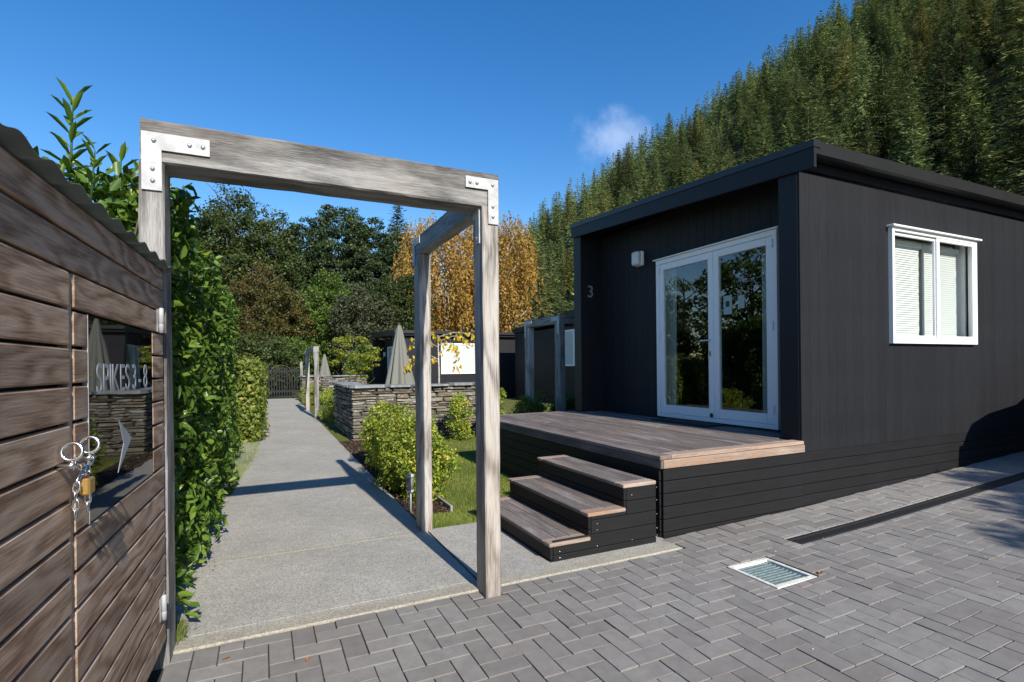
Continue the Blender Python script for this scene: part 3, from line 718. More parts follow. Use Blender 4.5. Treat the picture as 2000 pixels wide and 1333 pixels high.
for (xx, zz) in ((1.69, .06), (1.69, .02), (1.98, .2), (1.98, .16), (2.27, .36), (2.49, .39), (2.49, .3), (2.49, .2), (2.49, .1), (2.49, .05), (1.98, .05), (2.27, .05)):
    ob('screw', mk('screw', *merge([lathe([(.0028, 0), (.0028, .0015), (.001, .0025)], 8)]), mBOLT), st, Tm(xx+.04, yn, zz) @ Matrix.Rotation(R_(90), 4, 'X'))

# ------------------------------------------------------------------ gateways
def bracket(parent, o, ux, uz, nrm, la, lb, w, bolts):
    """L plate: corner at o, arm la along ux, arm lb along uz (down)"""
    o, ux, uz, nrm = Vector(o), Vector(ux), Vector(uz), Vector(nrm)
    p = [o, o+ux*la, o+ux*la+uz*w, o+ux*w+uz*w, o+ux*w+uz*lb, o+uz*lb]
    br = extr('corner_bracket', p, nrm*.006, mGALV, parent)
    for a, b in bolts:
        V, F = lathe([(.0095, 0), (.0095, .003), (.007, .008), (.003, .0095)], 6)
        ob('bolt', mk('bolt', V, F, mBOLT), br, Matrix.Translation(o+ux*a+uz*b+nrm*.0062) @ nrm.to_track_quat('Z', 'Y').to_matrix().to_4x4())
def timber(name, x0, x1, y0, y1, z0, z1, axis, mat, parent, seed, amp=.0022):
    d = (x1-x0, y1-y0, z1-z0); L = d[axis]; a, b = [d[i] for i in range(3) if i != axis]
    V, F = rough_beam(L, a, b, axis, 30, amp, .007, seed)
    return ob(name, mk(name, V, F, mat), parent, Tm((x0+x1)/2, (y0+y1)/2, (z0+z1)/2))
gt = thing('timber_gateway', 'weathered grey timber gateway with galvanised corner brackets framing the path', 'gateway', (1.15, 2.66, 0))
BT, BB = 2.322, 2.14
timber('post', -.457, -.366, 2.66, 2.845, -.05, BB-.001, 2, mGW[2], gt, 1)
timber('post', 1.097, 1.19, 2.66, 2.803, -.05, BB-.001, 2, mPALE, gt, 2, .002)
timber('beam', -.452, 1.196, 2.662, 2.848, BB, BT, 0, mGW[0], gt, 3)
timber('beam', 1.1, 1.186, 2.851, 4.12, BB-.005, BT-.045, 1, mGW[1], gt, 4)
timber('post', 1.1, 1.188, 3.95, 4.115, -.05, BB-.007, 2, mPALE, gt, 5, .003)
bl = ((.045, .035), (.175, .035), (.225, .035), (.04, .155), (.04, .205))
bracket(gt, (-.446, 2.657, 2.264), (1, 0, 0), (0, 0, -1), (0, -1, 0), .25, .245, .072, bl)
bracket(gt, (1.188, 2.657, 2.286), (-1, 0, 0), (0, 0, -1), (0, -1, 0), .19, .245, .06, ((.033, .032), (.125, .032), (.165, .032), (.033, .15), (.033, .205)))
bracket(gt, (1.096, 4.11, 2.262), (0, -1, 0), (0, 0, -1), (-1, 0, 0), .2, .2, .055, ((.03, .03), (.16, .03), (.03, .17)))
bracket(gt, (1.093, 2.69, 2.14), (0, 1, 0), (0, 0, -1), (-1, 0, 0), .09, .2, .055, ((.03, .17),))
def portal(label, x, y0, y1, top, w=.1, d=.16, seed=9):
    t = thing('timber_gateway', label, 'gateway', (x, y0, 0), 0)
    timber('post', x, x+w, y0, y0+d, -.05, top-.151, 2, mGW[2], t, seed); timber('post', x, x+w, y1-d, y1, -.05, top-.151, 2, mPALE, t, seed+1)
    timber('beam', x-.003, x+w+.003, y0-.003, y1+.003, top-.15, top, 1, mGW[1], t, seed+2)
    bracket(t, (x-.005, y0+.01, top-.03), (0, 1, 0), (0, 0, -1), (-1, 0, 0), .28, .3, .07, ((.04, .03), (.22, .03), (.04, .22)))
    bracket(t, (x-.005, y1-.01, top-.03), (0, -1, 0), (0, 0, -1), (-1, 0, 0), .28, .3, .07, ((.04, .03), (.22, .03), (.04, .22)))
    return t
p2 = portal('low pair of pale posts joined by a beam beside path past stone wall', 1.2, 14.1, 17.1, 1.82, .11, .15, 20)
p3 = portal('shaded timber gateway standing behind shrubs beyond the deck', 4.48, 7.55, 8.85, 2.12, .1, .185, 30)
timber('return_beam', 4.585, 6.2, 7.55, 7.73, 1.97, 2.1, 0, mGW[0], p3, 33)

# ------------------------------------------------------------------ shed with sign and lock
SH0 = (-.37, 2.62, 0); SR = R_(-2.3)
shed = thing('timber_shed', 'brown slatted timber shed with corrugated roof at left edge', 'shed', SH0, SR)
def L(n, m_, p, x0, x1, s0, s1, z0, z1, c=.003): return B(n, m_, p, x0, x1, s0, s1, z0, z1, c, local=(p is shed)) if p is shed else ob(n, cbox(x1-x0, s1-s0, z1-z0, c, m_), p, WM[shed] @ Tm((x0+x1)/2, (s0+s1)/2, (z0+z1)/2))
PB = .0915; gap = .0075
rows = [(1.592-PB*k) for k in range(0, 18)]
L('shed_board', mSH, shed, -.022, .0, -2.3, .0, 1.592+gap/2, 1.672, .004)
for k in range(17):
    zt, zb = rows[k]-gap/2, rows[k+1]+gap/2
    if zb < .05: break
    if k == 0: L('shed_board', mSH, shed, -.022, -.001*random.random(), -2.3, .0, zb, zt, .004)
    else: L('shed_board', mSH, shed, -.022, -.001*random.random(), -2.3, -1.034, zb, zt, .004)
sdoor = L('door', mSH, shed, -.022, .0005, -1.008, .0, rows[2]+gap/2, rows[1]-gap/2, .004)
for k in range(2, 17):
    zt, zb = rows[k]-gap/2, rows[k+1]+gap/2
    if zb < .05: break
    if zb > .855 and zt < 1.41:
        L('door_board', mSH, sdoor, -.022, -.001, -1.008, -.91, zb, zt, .004); L('door_board', mSH, sdoor, -.022, -.001, -.192, .0, zb, zt, .004)
    else: L('door_board', mSH, sdoor, -.022, -.001*random.random(), -1.008, .0, zb, zt, .004)
L('trim_strip', mSTRIP, shed, -.03, -.004, -1.032, -1.011, .1, 1.495, .002)
L('door_backing', mSKY_, sdoor, -.06, -.026, -1.0, -.012, .08, 1.49, .001)
L('wall_backing', mSKY_, shed, -.06, -.026, -2.3, -1.012, .05, 1.6, .001)
L('end_wall', mSH, shed, -1.2, -.062, -.04, -.02, .05, 1.6, .002); L('back_wall', mSH, shed, -1.22, -1.2, -2.3, -.02, .05, 1.55, .002); L('end_wall', mSH, shed, -1.2, -.062, -2.3, -2.28, .05, 1.6, .002)
V = []; F = []; n = 26*8
for i in range(n+1):
    s = -2.36+2.46*i/n; zz = .0085*math.sin(s/.155*2*math.pi)
    for x_, dz in ((.028, 0), (-1.3, -.12)): V.append((x_, s, 1.694+zz+dz)); V.append((x_, s, 1.6915+zz+dz))
for i in range(n):
    a = i*4; F += [[a, a+4, a+6, a+2], [a+1, a+3, a+7, a+5], [a, a+1, a+5, a+4], [a+2, a+6, a+7, a+3]]
ob('roof_sheet', mk('roof', V, F, mCORR, True), shed, None, True)
for zz in (1.412, .258):
    hg = L('hinge', mGALV, shed, .0015, .004, -.128, -.035, zz, zz+.09, .001)
    V, F = lathe([(.0, 0), (.009, .0), (.0095, .03), (.0095, .033), (.008, .034), (.0095, .035), (.009, .095), (.006, .1)], 12)
    ob('barrel', mk('barrel', V, F, mGALV, True), hg, WM[shed] @ Tm(.012, -.1, zz-.003))
# ring pulls
for s, xx in ((-1.115, .026), (-1.0, .026)):
    c = Vector((xx, s, 1.077))
    pts = [c+Vector((.019*math.cos(a), .004*math.sin(a), .019*math.sin(a))) for a in [2*math.pi*i/28 for i in range(28)]]
    tube('ring_pull', pts, .0042, mCHROME, shed, 8, True, True, True)
    tube('ring_bolt', [c+Vector((-.03, .0, -.033)), c+Vector((-.004, 0, -.033)), c+Vector((.006, 0, -.027))], .007, mCHROME, shed, 8, False, True, True)
# sign
sg = thing('sign', 'black glossy sign reading SPIKES 3 - 8 with a white arrow on shed door', 'sign', (-.39, 2.07, .86))
def LS(n, m_, x0, x1, s0, s1, z0, z1, c=.001): return ob(n, cbox(x1-x0, s1-s0, z1-z0, c, m_), sg, WM[shed] @ Tm((x0+x1)/2, (s0+s1)/2, (z0+z1)/2))
LS('panel', mACR, -.012, -.002, -.904, -.197, .862, 1.404)
LS('panel_edge', mGALV, -.014, -.0005, -.909, -.9045, .86, 1.406)
Rt = Matrix(((0, 0, 1, 0), (1, 0, 0, 0), (0, 1, 0, 0), (0, 0, 0, 1)))
lm = []; adv = 0.
for ch_ in 'SPIKES 3 - 8':
    if ch_ == ' ': adv += .22; continue
    me = text_mesh(ch_, mSIGNW, .004); q = [v.co.x for v in me.vertices]; lm.append((adv-min(q), me)); adv += max(q)-min(q)+.09
for dx, me in lm: ob('letter', me, sg, WM[shed] @ Tm(-.0018, -.838+dx*.575/adv, 1.196) @ Rt @ Matrix.Diagonal((.575/adv, .122, .1, 1)))
V0 = [(-.64, 1.108), (-.497, 1.036), (-.652, .948), (-.59, 1.03)]
pv_ = [WM[shed] @ Vector((-.0018, s, z)) for s, z in V0]
extr('arrow', pv_, (.0008, 0, 0), mSIGNW, sg)
# padlock and chain
lk = thing('padlock', 'small brass padlock on a steel chain through the shed door rings', 'padlock', (-.41, 1.66, .97))
def S(p): return WM[shed] @ Vector(p)
ob('body', cbox(.02, .042, .04, .004, mBRASS), lk, WM[shed] @ Tm(.034, -1.045, .985))
tube('shackle', [S((.034, -1.045+.014*math.cos(a), 1.006+.022*math.sin(a)+.006)) for a in [math.pi*i/10 for i in range(11)]], .004, mCHROME, lk)
def link_(p, q, k):
    p, q = Vector(p), Vector(q); t = (q-p); ln_ = t.length*.68; t.normalize(); s = t.cross(Vector((1, 0, 0))).normalized() if k % 2 else t.cross(Vector((0, 1, 0))).normalized(); c = (p+q)/2
    pts = [S(c+t*(ln_*math.cos(a))+s*(.0065*math.sin(a))) for a in [2*math.pi*i/12 for i in range(12)]]
    tube('chain_link', pts, .0022, mCHROME, lk, 6, True)
ch = [(.03, -1.0, 1.05), (.032, -1.02, 1.034), (.034, -1.045, 1.03), (.03, -1.07, 1.02), (.026, -1.085, 1.0), (.024, -1.088, .98), (.024, -1.089, .96), (.024, -1.09, .94), (.024, -1.09, .92)]
for k in range(len(ch)-1): link_(ch[k], ch[k+1], k)
ch = [(.024, -1.11, 1.047), (.03, -1.085, 1.037), (.034, -1.05, 1.03)]
for k in range(2): link_(ch[k], ch[k+1], k)
ch = [(.034, -1.045, .965), (.034, -1.045, .945), (.034, -1.044, .925)]
for k in range(2): link_(ch[k], ch[k+1], k)

# ------------------------------------------------------------------ drains
gr = thing('drain_grate', 'square white framed drain grate set in the pavers', 'drain', (2.6, 2.03, 0))
gx0, gx1, gy0, gy1 = 2.602, 2.944, 2.03, 2.386
B('frame', mWPLA, gr, gx0, gx0+.022, gy0, gy1, -.04, .004, .003); B('frame', mWPLA, gr, gx1-.022, gx1, gy0, gy1, -.04, .004, .003)
B('frame', mWPLA, gr, gx0+.0225, gx1-.0225, gy0, gy0+.035, -.04, .0035, .003); B('frame', mWPLA, gr, gx0+.0225, gx1-.0225, gy1-.03, gy1, -.04, .0035, .003)
mGRT = simple('grey_blue_grate_steel', (.24, .32, .33), .4, .5, var=.3, nscale=30)
for k in range(10):
    yy = gy0+.052+k*.028
    B('slat', mGRT, gr, gx0+.04, gx1-.035, yy, yy+.011, -.03, -.004, .003, rot=Matrix.Rotation(.35, 4, 'X'))
B('cross_bar', mGRT, gr, gx1-.045, gx1-.036, gy0+.037, gy1-.032, -.03, -.006, .002); B('cross_bar', mGRT, gr, gx0+.036, gx0+.045, gy0+.037, gy1-.032, -.03, -.006, .002)
B('sump', mGRT, gr, gx0+.023, gx1-.023, gy0+.036, gy1-.031, -.06, -.045, .001)
cn = thing('channel_drain', 'long black channel drain running along the paving beside cabin wall', 'drain', (3.34, 2.41, 0))
sl = math.atan(.045)
for k in range(9):
    a, b = 3.345+k*.9, 3.345+(k+1)*.9-.004
    cx = (a+b)/2; rot = Matrix.Rotation(-math.atan((gz(b)-gz(a))/(b-a)), 4, 'Y')
    B('grate_section', mBLKP, cn, a, b, 2.422, 2.452, gz(cx)-.03, gz(cx)-.001, .003, rot=rot); B('grate_section', mBLKP, cn, a, b, 2.503, 2.533, gz(cx)-.03, gz(cx)-.001, .003, rot=rot)
    B('channel', mBLKP, cn, a, b, 2.4525, 2.5025, gz(cx)-.032, gz(cx)-.0045, .001, rot=rot)

# ------------------------------------------------------------------ dry stone walls
def stone_VF(l, d, h, g):
    me = None; a = (l/2, d/2, h/2); c = (min(l, .3)*.06+.003, .01, h*.13); V = []; idx = {}
    for i in range(8):
        s = (1 if i & 1 else -1, 1 if i & 2 else -1, 1 if i & 4 else -1)
        jit = g.uniform(.0, 1, 3)*np.array([.03, .025, h*.16])
        for ax in range(3):
            idx[(i, ax)] = len(V); V.append([s[k]*(a[k]-jit[k]-(0 if k == ax else c[k])) + g.normal(0, .0018) for k in range(3)])
    ref = cbox(1, 1, 1, .1, mCORE); F = [list(p.vertices) for p in ref.polygons]
    return np.array(V), F
def courses(L_, Hh, g, hmin=.035, hmax=.095, lmin=.12, lmax=.5):
    z = 0
    while z < Hh-.02:
        h = min(g.uniform(hmin, hmax), Hh-z)
        if Hh-z-h < .025: h = Hh-z
        t = -g.uniform(0, .05)
        while t < L_-.02:
            l = g.uniform(lmin, lmax)*(1.2 if h < .055 else 1)
            if L_-t-l < .08: l = L_-t
            if g.random() < .22 and h > .06:
                q = g.uniform(.4, .6)*h; yield max(t, 0), l+min(t, 0), z, q; yield max(t, 0), l+min(t, 0), z+q, h-q
            else: yield max(t, 0), l+min(t, 0), z, h
            t += l
        z += h
def stone_wall(label, x0, x1, y0, ylen, H_, seed, indiv):
    g = np.random.default_rng(seed); w = thing('stone_wall', label, 'wall', (x0, y0, 0))
    th = .4
    B('core', mCORE, w, x0+.06, x1, y0+.06, y0+th-.05, -.05, H_-.045, .01); B('core', mCORE, w, x0+.06, x0+th-.05, y0+.3, y0+ylen-.03, -.05, H_-.045, .01)
    SV = []; SF = []; SA = []
    def put(cx, cy, cz, l, h, rz):
        V, F = stone_VF(l-.004, .16, h-.004, g); off = g.normal(0, .014)
        mw = Matrix.Translation((cx, cy, cz)) @ Matrix.Rotation(rz+g.normal(0, .02), 4, 'Z') @ Matrix.Translation((0, off, 0)) @ Matrix.Rotation(g.normal(0, .018), 4, 'Y') @ Matrix.Rotation(g.normal(0, .03), 4, 'X')
        if indiv: ob('stone', mk('stone', V, F, mSTONE), w, mw)
        else:
            o = len(SV); SV.extend([mw @ Vector(v) for v in V]); SF.extend([[i+o for i in q] for q in F]); SA.extend([g.random()]*len(V))
    for t, l, z, h in courses(x1-x0, H_-.04, g): put(x0+t+l/2, y0+.08, z+h/2-.02, l, h, 0)
    for t, l, z, h in courses(ylen-.17, H_-.04, g, .06, .12, .25, .6): put(x0+.08, y0+.17+t+l/2, z+h/2-.02, l, h, math.pi/2)
    if not indiv: kind(ob('stones', mk('stones', SV, SF, mSTONE, False, SA), w), 'stuff')
    def cap(cx, cy, lx, ly):
        n = 14; P = []
        for i in range(n):
            a = 2*math.pi*i/n; c_, s_ = math.cos(a), math.sin(a); k = 1/max(abs(c_), abs(s_)); P.append((cx+lx/2*c_*k*.98+g.normal(0, .008), cy+ly/2*s_*k*.98+g.normal(0, .012)))
        z0 = H_-.042+g.normal(0, .004); o = extr('capstone', [(x, y, z0) for x, y in P], (0, 0, .04+g.uniform(-.008, .01)), mCAP, w)
    t = x0-.03
    while t < x1:
        l = g.uniform(.4, .75); l = min(l, x1+.03-t); cap(t+l/2, y0+th/2-.03, l+.01, th+.07); t += l
        if x1-t < .1: break
    t = y0+th+.01
    while t < y0+ylen-.1:
        l = min(g.uniform(.45, .8), y0+ylen-t+.03); cap(x0+th/2-.03, t+l/2, th+.07, l+.01); t += l
    return w
stone_wall('dry stone wall with slate capping behind yellow green shrubs', 1.42, 4.05, 9.5, 2.7, .95, 3, True)
stone_wall('farther low stone wall behind the pale posts along path', 1.36, 3.8, 21.4, .9, .98, 5, False)

# ------------------------------------------------------------------ farther cabins
def winbox(parent, x0, x1, y0, y1, z0, z1, face, split=True):
    """window proud of a wall; face 'y' looks to -y, 'x' looks to -x"""
    f = .05
    def bx(n, a0, a1, z_0, z_1, d0, d1, m_):
        if face == 'y': return B(n, m_, wn_ if n != 'window' else parent, a0, a1, y0+d0, y0+d1, z_0, z_1, .003)
        return B(n, m_, wn_ if n != 'window' else parent, x0+d0, x0+d1, a0, a1, z_0, z_1, .003)
    a0, a1 = (x0, x1) if face == 'y' else (y0, y1)
    wn_ = None; wn_ = bx('window', a0, a1, z0, z0+f, -.05, .01, mWHITE)
    bx('frame', a0, a0+f, z0+f+.001, z1, -.05, .01, mWHITE); bx('frame', a1-f, a1, z0+f+.001, z1, -.05, .01, mWHITE); bx('frame', a0+f+.001, a1-f-.001, z1-f, z1, -.05, .01, mWHITE)
    if split: am = (a0+a1)/2; bx('mullion', am-.03, am+.03, z0+f+.001, z1-f-.001, -.045, .0, mWHITE)
    bx('blind', a0+f, a1-f, z0+f, z1-f, -.022, -.012, mBLINDW); bx('glass_pane', a0+f, a1-f, z0+f, z1-f, -.034, -.03, mGLASSW)
def cabin(label, x0, x1, y0, y1, za, zb, rec=None, group=None):
    c = thing('cabin', label, 'cabin', (x0, y0, 0), 0, group)
    yb = y0
    B('front_wall', mCL, c, x0, x1, y0, y0+.08, .2, min(za, zb)-.15 if za > zb else za-.2, .003)
    B('skirting', mSK, c, x0+.02, x1, y0+.02, y0+.07, -.05, .198, .003)
    xs_ = x0+(.45 if rec else 0)
    B('side_wall', mCL, c, xs_, xs_+.08, y0+.082, y1-.1, -.05, min(za, zb)-.18, .003)
    if rec:
        B('wing_pier', mTRIM, c, x0, xs_, y0+.082, y0+.26, .0, za-.2, .003); B('wing_pier', mTRIM, c, x0, xs_+.1, y1-.2, y1, .0, min(za, zb)-.16, .003)
    n = 12
    extr('roof', [(x0-.04, y0-.16, za-.2), (x0-.04, y1+.05, zb-.2), (x0-.04, y1+.05, zb), (x0-.04, y0-.16, za)], (x1-x0+.2, 0, 0), mTRIM, c)
    B('gutter', mSTEEL, c, x0-.03, x1+.1, y0-.24, y0-.165, za-.12, za-.01, .004)
    B('back_wall', mCL, c, x0, x1, y1-.08, y1, .0, min(za, zb)-.18, .003)
    return c
c5 = cabin('distant black cabin with two white windows behind the stone wall', 4.56, 11.2, 20, 24.3, 2.68, 2.82, True)
winbox(c5, 6.4, 7.95, 20, 0, .98, 2.2, 'y'); winbox(c5, 9.8, 10.6, 20, 0, .95, 2.2, 'y')
winbox(c5, 5.0, 0, 21.4, 23.0, .3, 2.15, 'x')
lp = B('wall_lamp', mLAMP, c5, 4.9, 4.99, 23.5, 23.62, 1.75, 1.95, .01)
c4_ = cabin('shaded black cabin whose window shows just beyond cabin 3', 8.99, 15, 13.4, 18.6, 3.12, 2.72, False)
winbox(c4_, 8.99, 0, 13.5, 14.98, 1.25, 2.42, 'x')
c6 = cabin('farthest black cabin with a white window behind the young maple', 4.0, 10, 30, 34, 2.5, 2.6, False)
winbox(c6, 5.0, 6.3, 30, 0, .85, 1.82, 'y')

# ------------------------------------------------------------------ umbrellas, path light, far gate
def umbrella(label, x, y, top, r, seed):
    t = thing('umbrella', label, 'umbrella', (x, y, 0), 0, None); g = np.random.default_rng(seed)
    tube('pole', [(0, 0, .05), (0, 0, top+.05)], .02, mBOLT, t, 10, local=True)
    V, F = lathe([(.26, 0), (.26, .05), (.05, .07), (.035, .2)], 20); ob('base', mk('base', V, F, mBLKP, False), t, None, True)
    V, F = lathe([(.035, top-.015), (.038, top+.01), (.03, top+.02), (.018, top+.03), (.022, top+.05), (.004, top+.07)], 12); ob('finial', mk('finial', V, F, mTWIG, True), t, None, True)
    prof = [(.04, top), (.075, top-.12), (.12, top-.35), (.17, top-.62), (.225, top-.95), (.28, top-1.25), (r, top-1.48)]; n = 64; V = []; F = []
    for j, (rr, z) in enumerate(prof):
        for i in range(n):
            a = 2*math.pi*i/n; p = 1+(.05+.16*j/6)*math.cos(8*a+.25*math.sin(3*a+j*.2))+.05*math.sin(3*a+seed); V.append((rr*p*math.cos(a), rr*p*math.sin(a), z-(.05*(1+math.cos(8*a)) if j == 6 else 0)))
    for j in range(6):
        for i in range(n): F.append([j*n+i, (j+1)*n+i, (j+1)*n+(i+1) % n, j*n+(i+1) % n])
    o = ob('canopy', mk('canopy', V, F, mUMB, True), t, None, True)
    return t
umbrella('tall closed grey green patio umbrella behind the stone wall', 3.08, 12.93, 2.3, .34, 1)
umbrella('small distant closed grey umbrella behind the far stone wall', 3.04, 29.6, 2.0, .3, 2)
bl_ = thing('path_light', 'slim steel bollard light in mulch beside gateway post', 'light', (1.165, 4.55, -.02))
tube('stem', [(0, 0, 0), (0, 0, .2)], .012, mGALV, bl_, 10, local=True)
V, F = lathe([(.03, .19), (.034, .195), (.034, .21), (.03, .212)], 16); ob('collar', mk('collar', V, F, mGALV), bl_, None, True)
V, F = lathe([(.03, .213), (.03, .32)], 16); ob('lens', mk('lens', V, F, simple('grey_lamp_lens', (.16, .17, .16), .3), True), bl_, None, True)
V, F = lathe([(.036, .321), (.037, .33), (.03, .345), (.008, .35)], 16); ob('cap', mk('cap', V, F, mGALV, True), bl_, None, True)
fg = thing('garden_gate', 'dark slatted garden gate closing the far end of path', 'gate', (.1, 24.4, 0))
for k in range(14): xx = .06+k*.1; B('slat', mTRIM, fg, xx, xx+.045, 24.4, 24.42, .05, 1.32, .003)
for zz in (.25, 1.1): B('rail', mTRIM, fg, .04, 1.48, 24.422, 24.46, zz, zz+.09, .003)
for xx in (-.1, 1.5): B('gate_post', mGW[2], fg, xx, xx+.11, 24.38, 24.49, -.05, 1.55, .006)
tube('arch', [(.75+.42*math.cos(a), 24.37, 1.05+.36*math.sin(a)) for a in [math.pi*i/14 for i in range(15)]], .012, mBARK, fg, 8)
ed = B('bed_edging', mGW[1], None, 1.5, 1.522, 4.45, 5.6, -.03, .03, .003); tag(ed, 'low timber edging strip between mulch and lawn', 'edging')

# ------------------------------------------------------------------ hedges and shrubs
def hedge_cloud(parts, L_, Wd, six, g, fold=.2):
    """parts: list of (n, origin fn(g,n)-> C, outward normals)"""
    out = []
    for n, fn, lo, hi in parts:
        C, N = fn(n); o = rdir(n, g); U = unit(N*.8+o*.75+np.array([0, 0, .35])); D = unit(rdir(n, g)+np.array([0, 0, -.25])+N*.35)
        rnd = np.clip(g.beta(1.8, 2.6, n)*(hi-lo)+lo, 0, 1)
        out.append(leaves(C, D, U, L_*g.uniform(.65, 1.25, n), Wd*g.uniform(.75, 1.2, n), fold, six, rnd))
    V = np.concatenate([o[0] for o in out]); off = np.cumsum([0]+[len(o[0]) for o in out[:-1]]); F = np.concatenate([o[1]+k for o, k in zip(out, off)]); a = np.concatenate([o[2] for o in out])
    return V, F, a
g = np.random.default_rng(21)
def wob(a, b): return .06*np.sin(a*3.1+b*2.2)+.05*np.sin(a*7.3-b*4.1)+.03*np.sin(a*13+b*9)
def face_x(x, y0, y1, z0, z1, dep, flare=.0):
    def fn(n):
        y = g.uniform(y0, y1, n); z = z0+(z1-z0)*g.random(n); xx = x+wob(y, z)*.9-dep*g.random(n)**1.6+flare*np.clip((.6-z)/.6, 0, 1)
        return np.stack([xx, y, z], 1), np.tile([1., 0, 0], (n, 1))
    return fn
def face_y(y, x0, x1, z0, z1, dep):
    def fn(n):
        x = g.uniform(x0, x1, n); z = z0+(z1-z0)*g.random(n); yy = y-wob(x, z)*.8+dep*g.random(n)**1.6
        return np.stack([x, yy, z], 1), np.tile([0., -1, 0], (n, 1))
    return fn
def face_z(z, x0, x1, y0, y1, dep):
    def fn(n):
        x = g.uniform(x0, x1, n); y = g.uniform(y0, y1, n); zz = z+wob(x, y)*1.3-dep*g.random(n)**1.6
        return np.stack([x, y, zz], 1), np.tile([0., 0, 1], (n, 1))
    return fn
hd = thing('laurel_hedge', 'tall glossy laurel hedge left of the path behind the shed', 'hedge', (-.9, 6, 0))
V, F, a = hedge_cloud([(21000, face_x(-.4, 2.95, 9.3, .06, 2.2, .3, .06), 0, 1), (8000, face_z(2.2, -2.6, -.42, 2.95, 9.3, .3), .1, 1), (6500, face_y(2.98, -2.8, -.42, .9, 2.22, .35), .1, 1), (1500, face_y(9.25, -1.2, -.42, .1, 2.1, .2), 0, 1)], .078, .033, True, g)
ob('foliage', mk('foliage', V, F, mLAUR, False, a), hd)
V, F, a = hedge_cloud([(9000, face_x(-.58, 3.05, 9.2, .0, 2.05, .35), 0, .25), (2500, face_y(3.25, -2.8, -.6, .0, 2.05, .35), 0, .25)], .16, .09, False, g)  # larger inner leaves held to darkest tones, painting shade inside the hedge
ob('inner_shade_foliage', mk('inner_shade_foliage', V, F, mLAUR, False, a), hd)
st_ = []
for k in range(26):
    y = 3.1+k*.24; x = -.75+g.normal(0, .06); st_.append(([(x, y, -.03), (x+g.normal(0, .05), y+g.normal(0, .05), 1.), (x+g.normal(0, .15), y+g.normal(0, .1), 2.1)], [.018, .012, .004]))
V, F = merge([tubeVF(p, r, 5) for p, r in st_]); ob('stems', mk('stems', V, F, mBARK, True), hd)
def shoot(x, y, z0, z1, n, L_):
    tube('shoot', [(x, y, z0), (x+.01, y, (z0+z1)/2), (x+.02, y, z1)], [.006, .005, .002], mGRN, hd, 6)
    t = np.linspace(0, 1, n); ang = np.arange(n)*2.4; el = .5+.5*t
    D_ = np.stack([np.cos(ang)*np.cos(el), np.sin(ang)*np.cos(el), np.sin(el)], 1); C = np.stack([np.full(n, x)+.02*t, np.full(n, y), z0+(z1-z0)*(.25+.75*t)], 1)+D_*L_*.5
    V, F, a = leaves(C, D_, np.stack([-np.cos(ang)*.4, -np.sin(ang)*.4, np.ones(n)], 1), L_, L_*.24, .2, True, g.uniform(.3, .75, n)); ob('shoot_leaves', mk('shoot_leaves', V, F, mLAUR, False, a), hd)
shoot(-.79, 3.05, 2.0, 2.5, 22, .12); shoot(-.62, 3.1, 2.0, 2.28, 12, .11); shoot(-.98, 3.02, 2.0, 2.24, 12, .1); shoot(-.7, 3.0, 2.0, 2.27, 10, .1); shoot(-.52, 3.05, 2.0, 2.2, 10, .1)
lh = thing('clipped_hedge', 'lower clipped yellow green hedge farther along the path', 'hedge', (-.8, 15, 0))
V, F, a = hedge_cloud([(9000, face_x(.0, 10, 22, .0, 1.4, .25), 0, 1), (4500, face_y(10, -1.6, -.05, .0, 1.4, .25), .1, 1), (5000, face_z(1.4, -1.6, -.05, 10, 22, .2), .2, 1)], .085, .05, False, g)
ob('foliage', mk('foliage', V, F, mLOWH, False, a), lh)
V, F, a = hedge_cloud([(2500, face_x(-.28, 10.2, 22, .0, 1.3, .3), 0, .2), (1000, face_y(10.25, -1.6, -.25, .0, 1.3, .3), 0, .2)], .2, .13, False, g)  # dark-toned inner layer paints the shaded depth of the clipped hedge
ob('inner_shade_foliage', mk('inner_shade_foliage', V, F, mLOWH, False, a), lh)
def shrub(label, x, y, h, r, seed, leafm=None, n=70, per=125, ls=.034, cat='shrub'):
    g2 = np.random.default_rng(seed); t = thing('shrub', label, cat, (x, y, -.02))
    ls_ = []
    for k in range(9):
        a = k*2.4; l = r*.75; ls_.append(([Vector((.02*math.cos(a), .02*math.sin(a), 0)), Vector((l*.4*math.cos(a), l*.4*math.sin(a), h*.45)), Vector((l*math.cos(a), l*math.sin(a), h*.85))], [.008, .006, .002]))
    ob('stems', limb_mesh('stems', ls_, mTWIG, 5), t, None, True)
    V, F, a = crown(h, r, .04, n, per, .12, ls, lambda t: .55+.45*math.sin(math.pi*min(1, t*.9+.1)), g2, .9, .35)
    ob('foliage', mk('foliage', V, F, leafm or mSHRB, False, a), t, None, True); return t
shrub('bright yellow green shrub directly beside the rear gateway post', 1.42, 5.0, .64, .24, 31, n=70)
shrub('full yellow green shrub in the middle of mulch bed', 1.42, 5.6, .76, .34, 32, n=120)
shrub('yellow green shrub by the left corner of stone wall', 1.45, 6.8, .78, .3, 33, n=80)
shrub('small sparse shrub at foot of the stone wall', 2.4, 8.6, .4, .24, 34, n=30)
shrub('upright olive shrub by stone wall left of near post', 3.12, 8.75, .74, .2, 35, n=45)
shrub('bright shrub just right of near gateway post', 3.72, 8.5, .86, .24, 36, n=60)
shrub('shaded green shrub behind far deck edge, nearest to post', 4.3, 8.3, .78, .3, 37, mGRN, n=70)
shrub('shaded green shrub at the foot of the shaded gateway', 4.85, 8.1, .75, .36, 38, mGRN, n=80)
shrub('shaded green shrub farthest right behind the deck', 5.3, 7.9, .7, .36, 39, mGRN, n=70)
shrub('rounded yellow green shrub between stone wall and pale posts', 1.62, 13.3, .8, .36, 40, n=80)
shrub('small shrub at the foot of the far stone wall', 1.62, 19.6, .75, .35, 41, n=60)

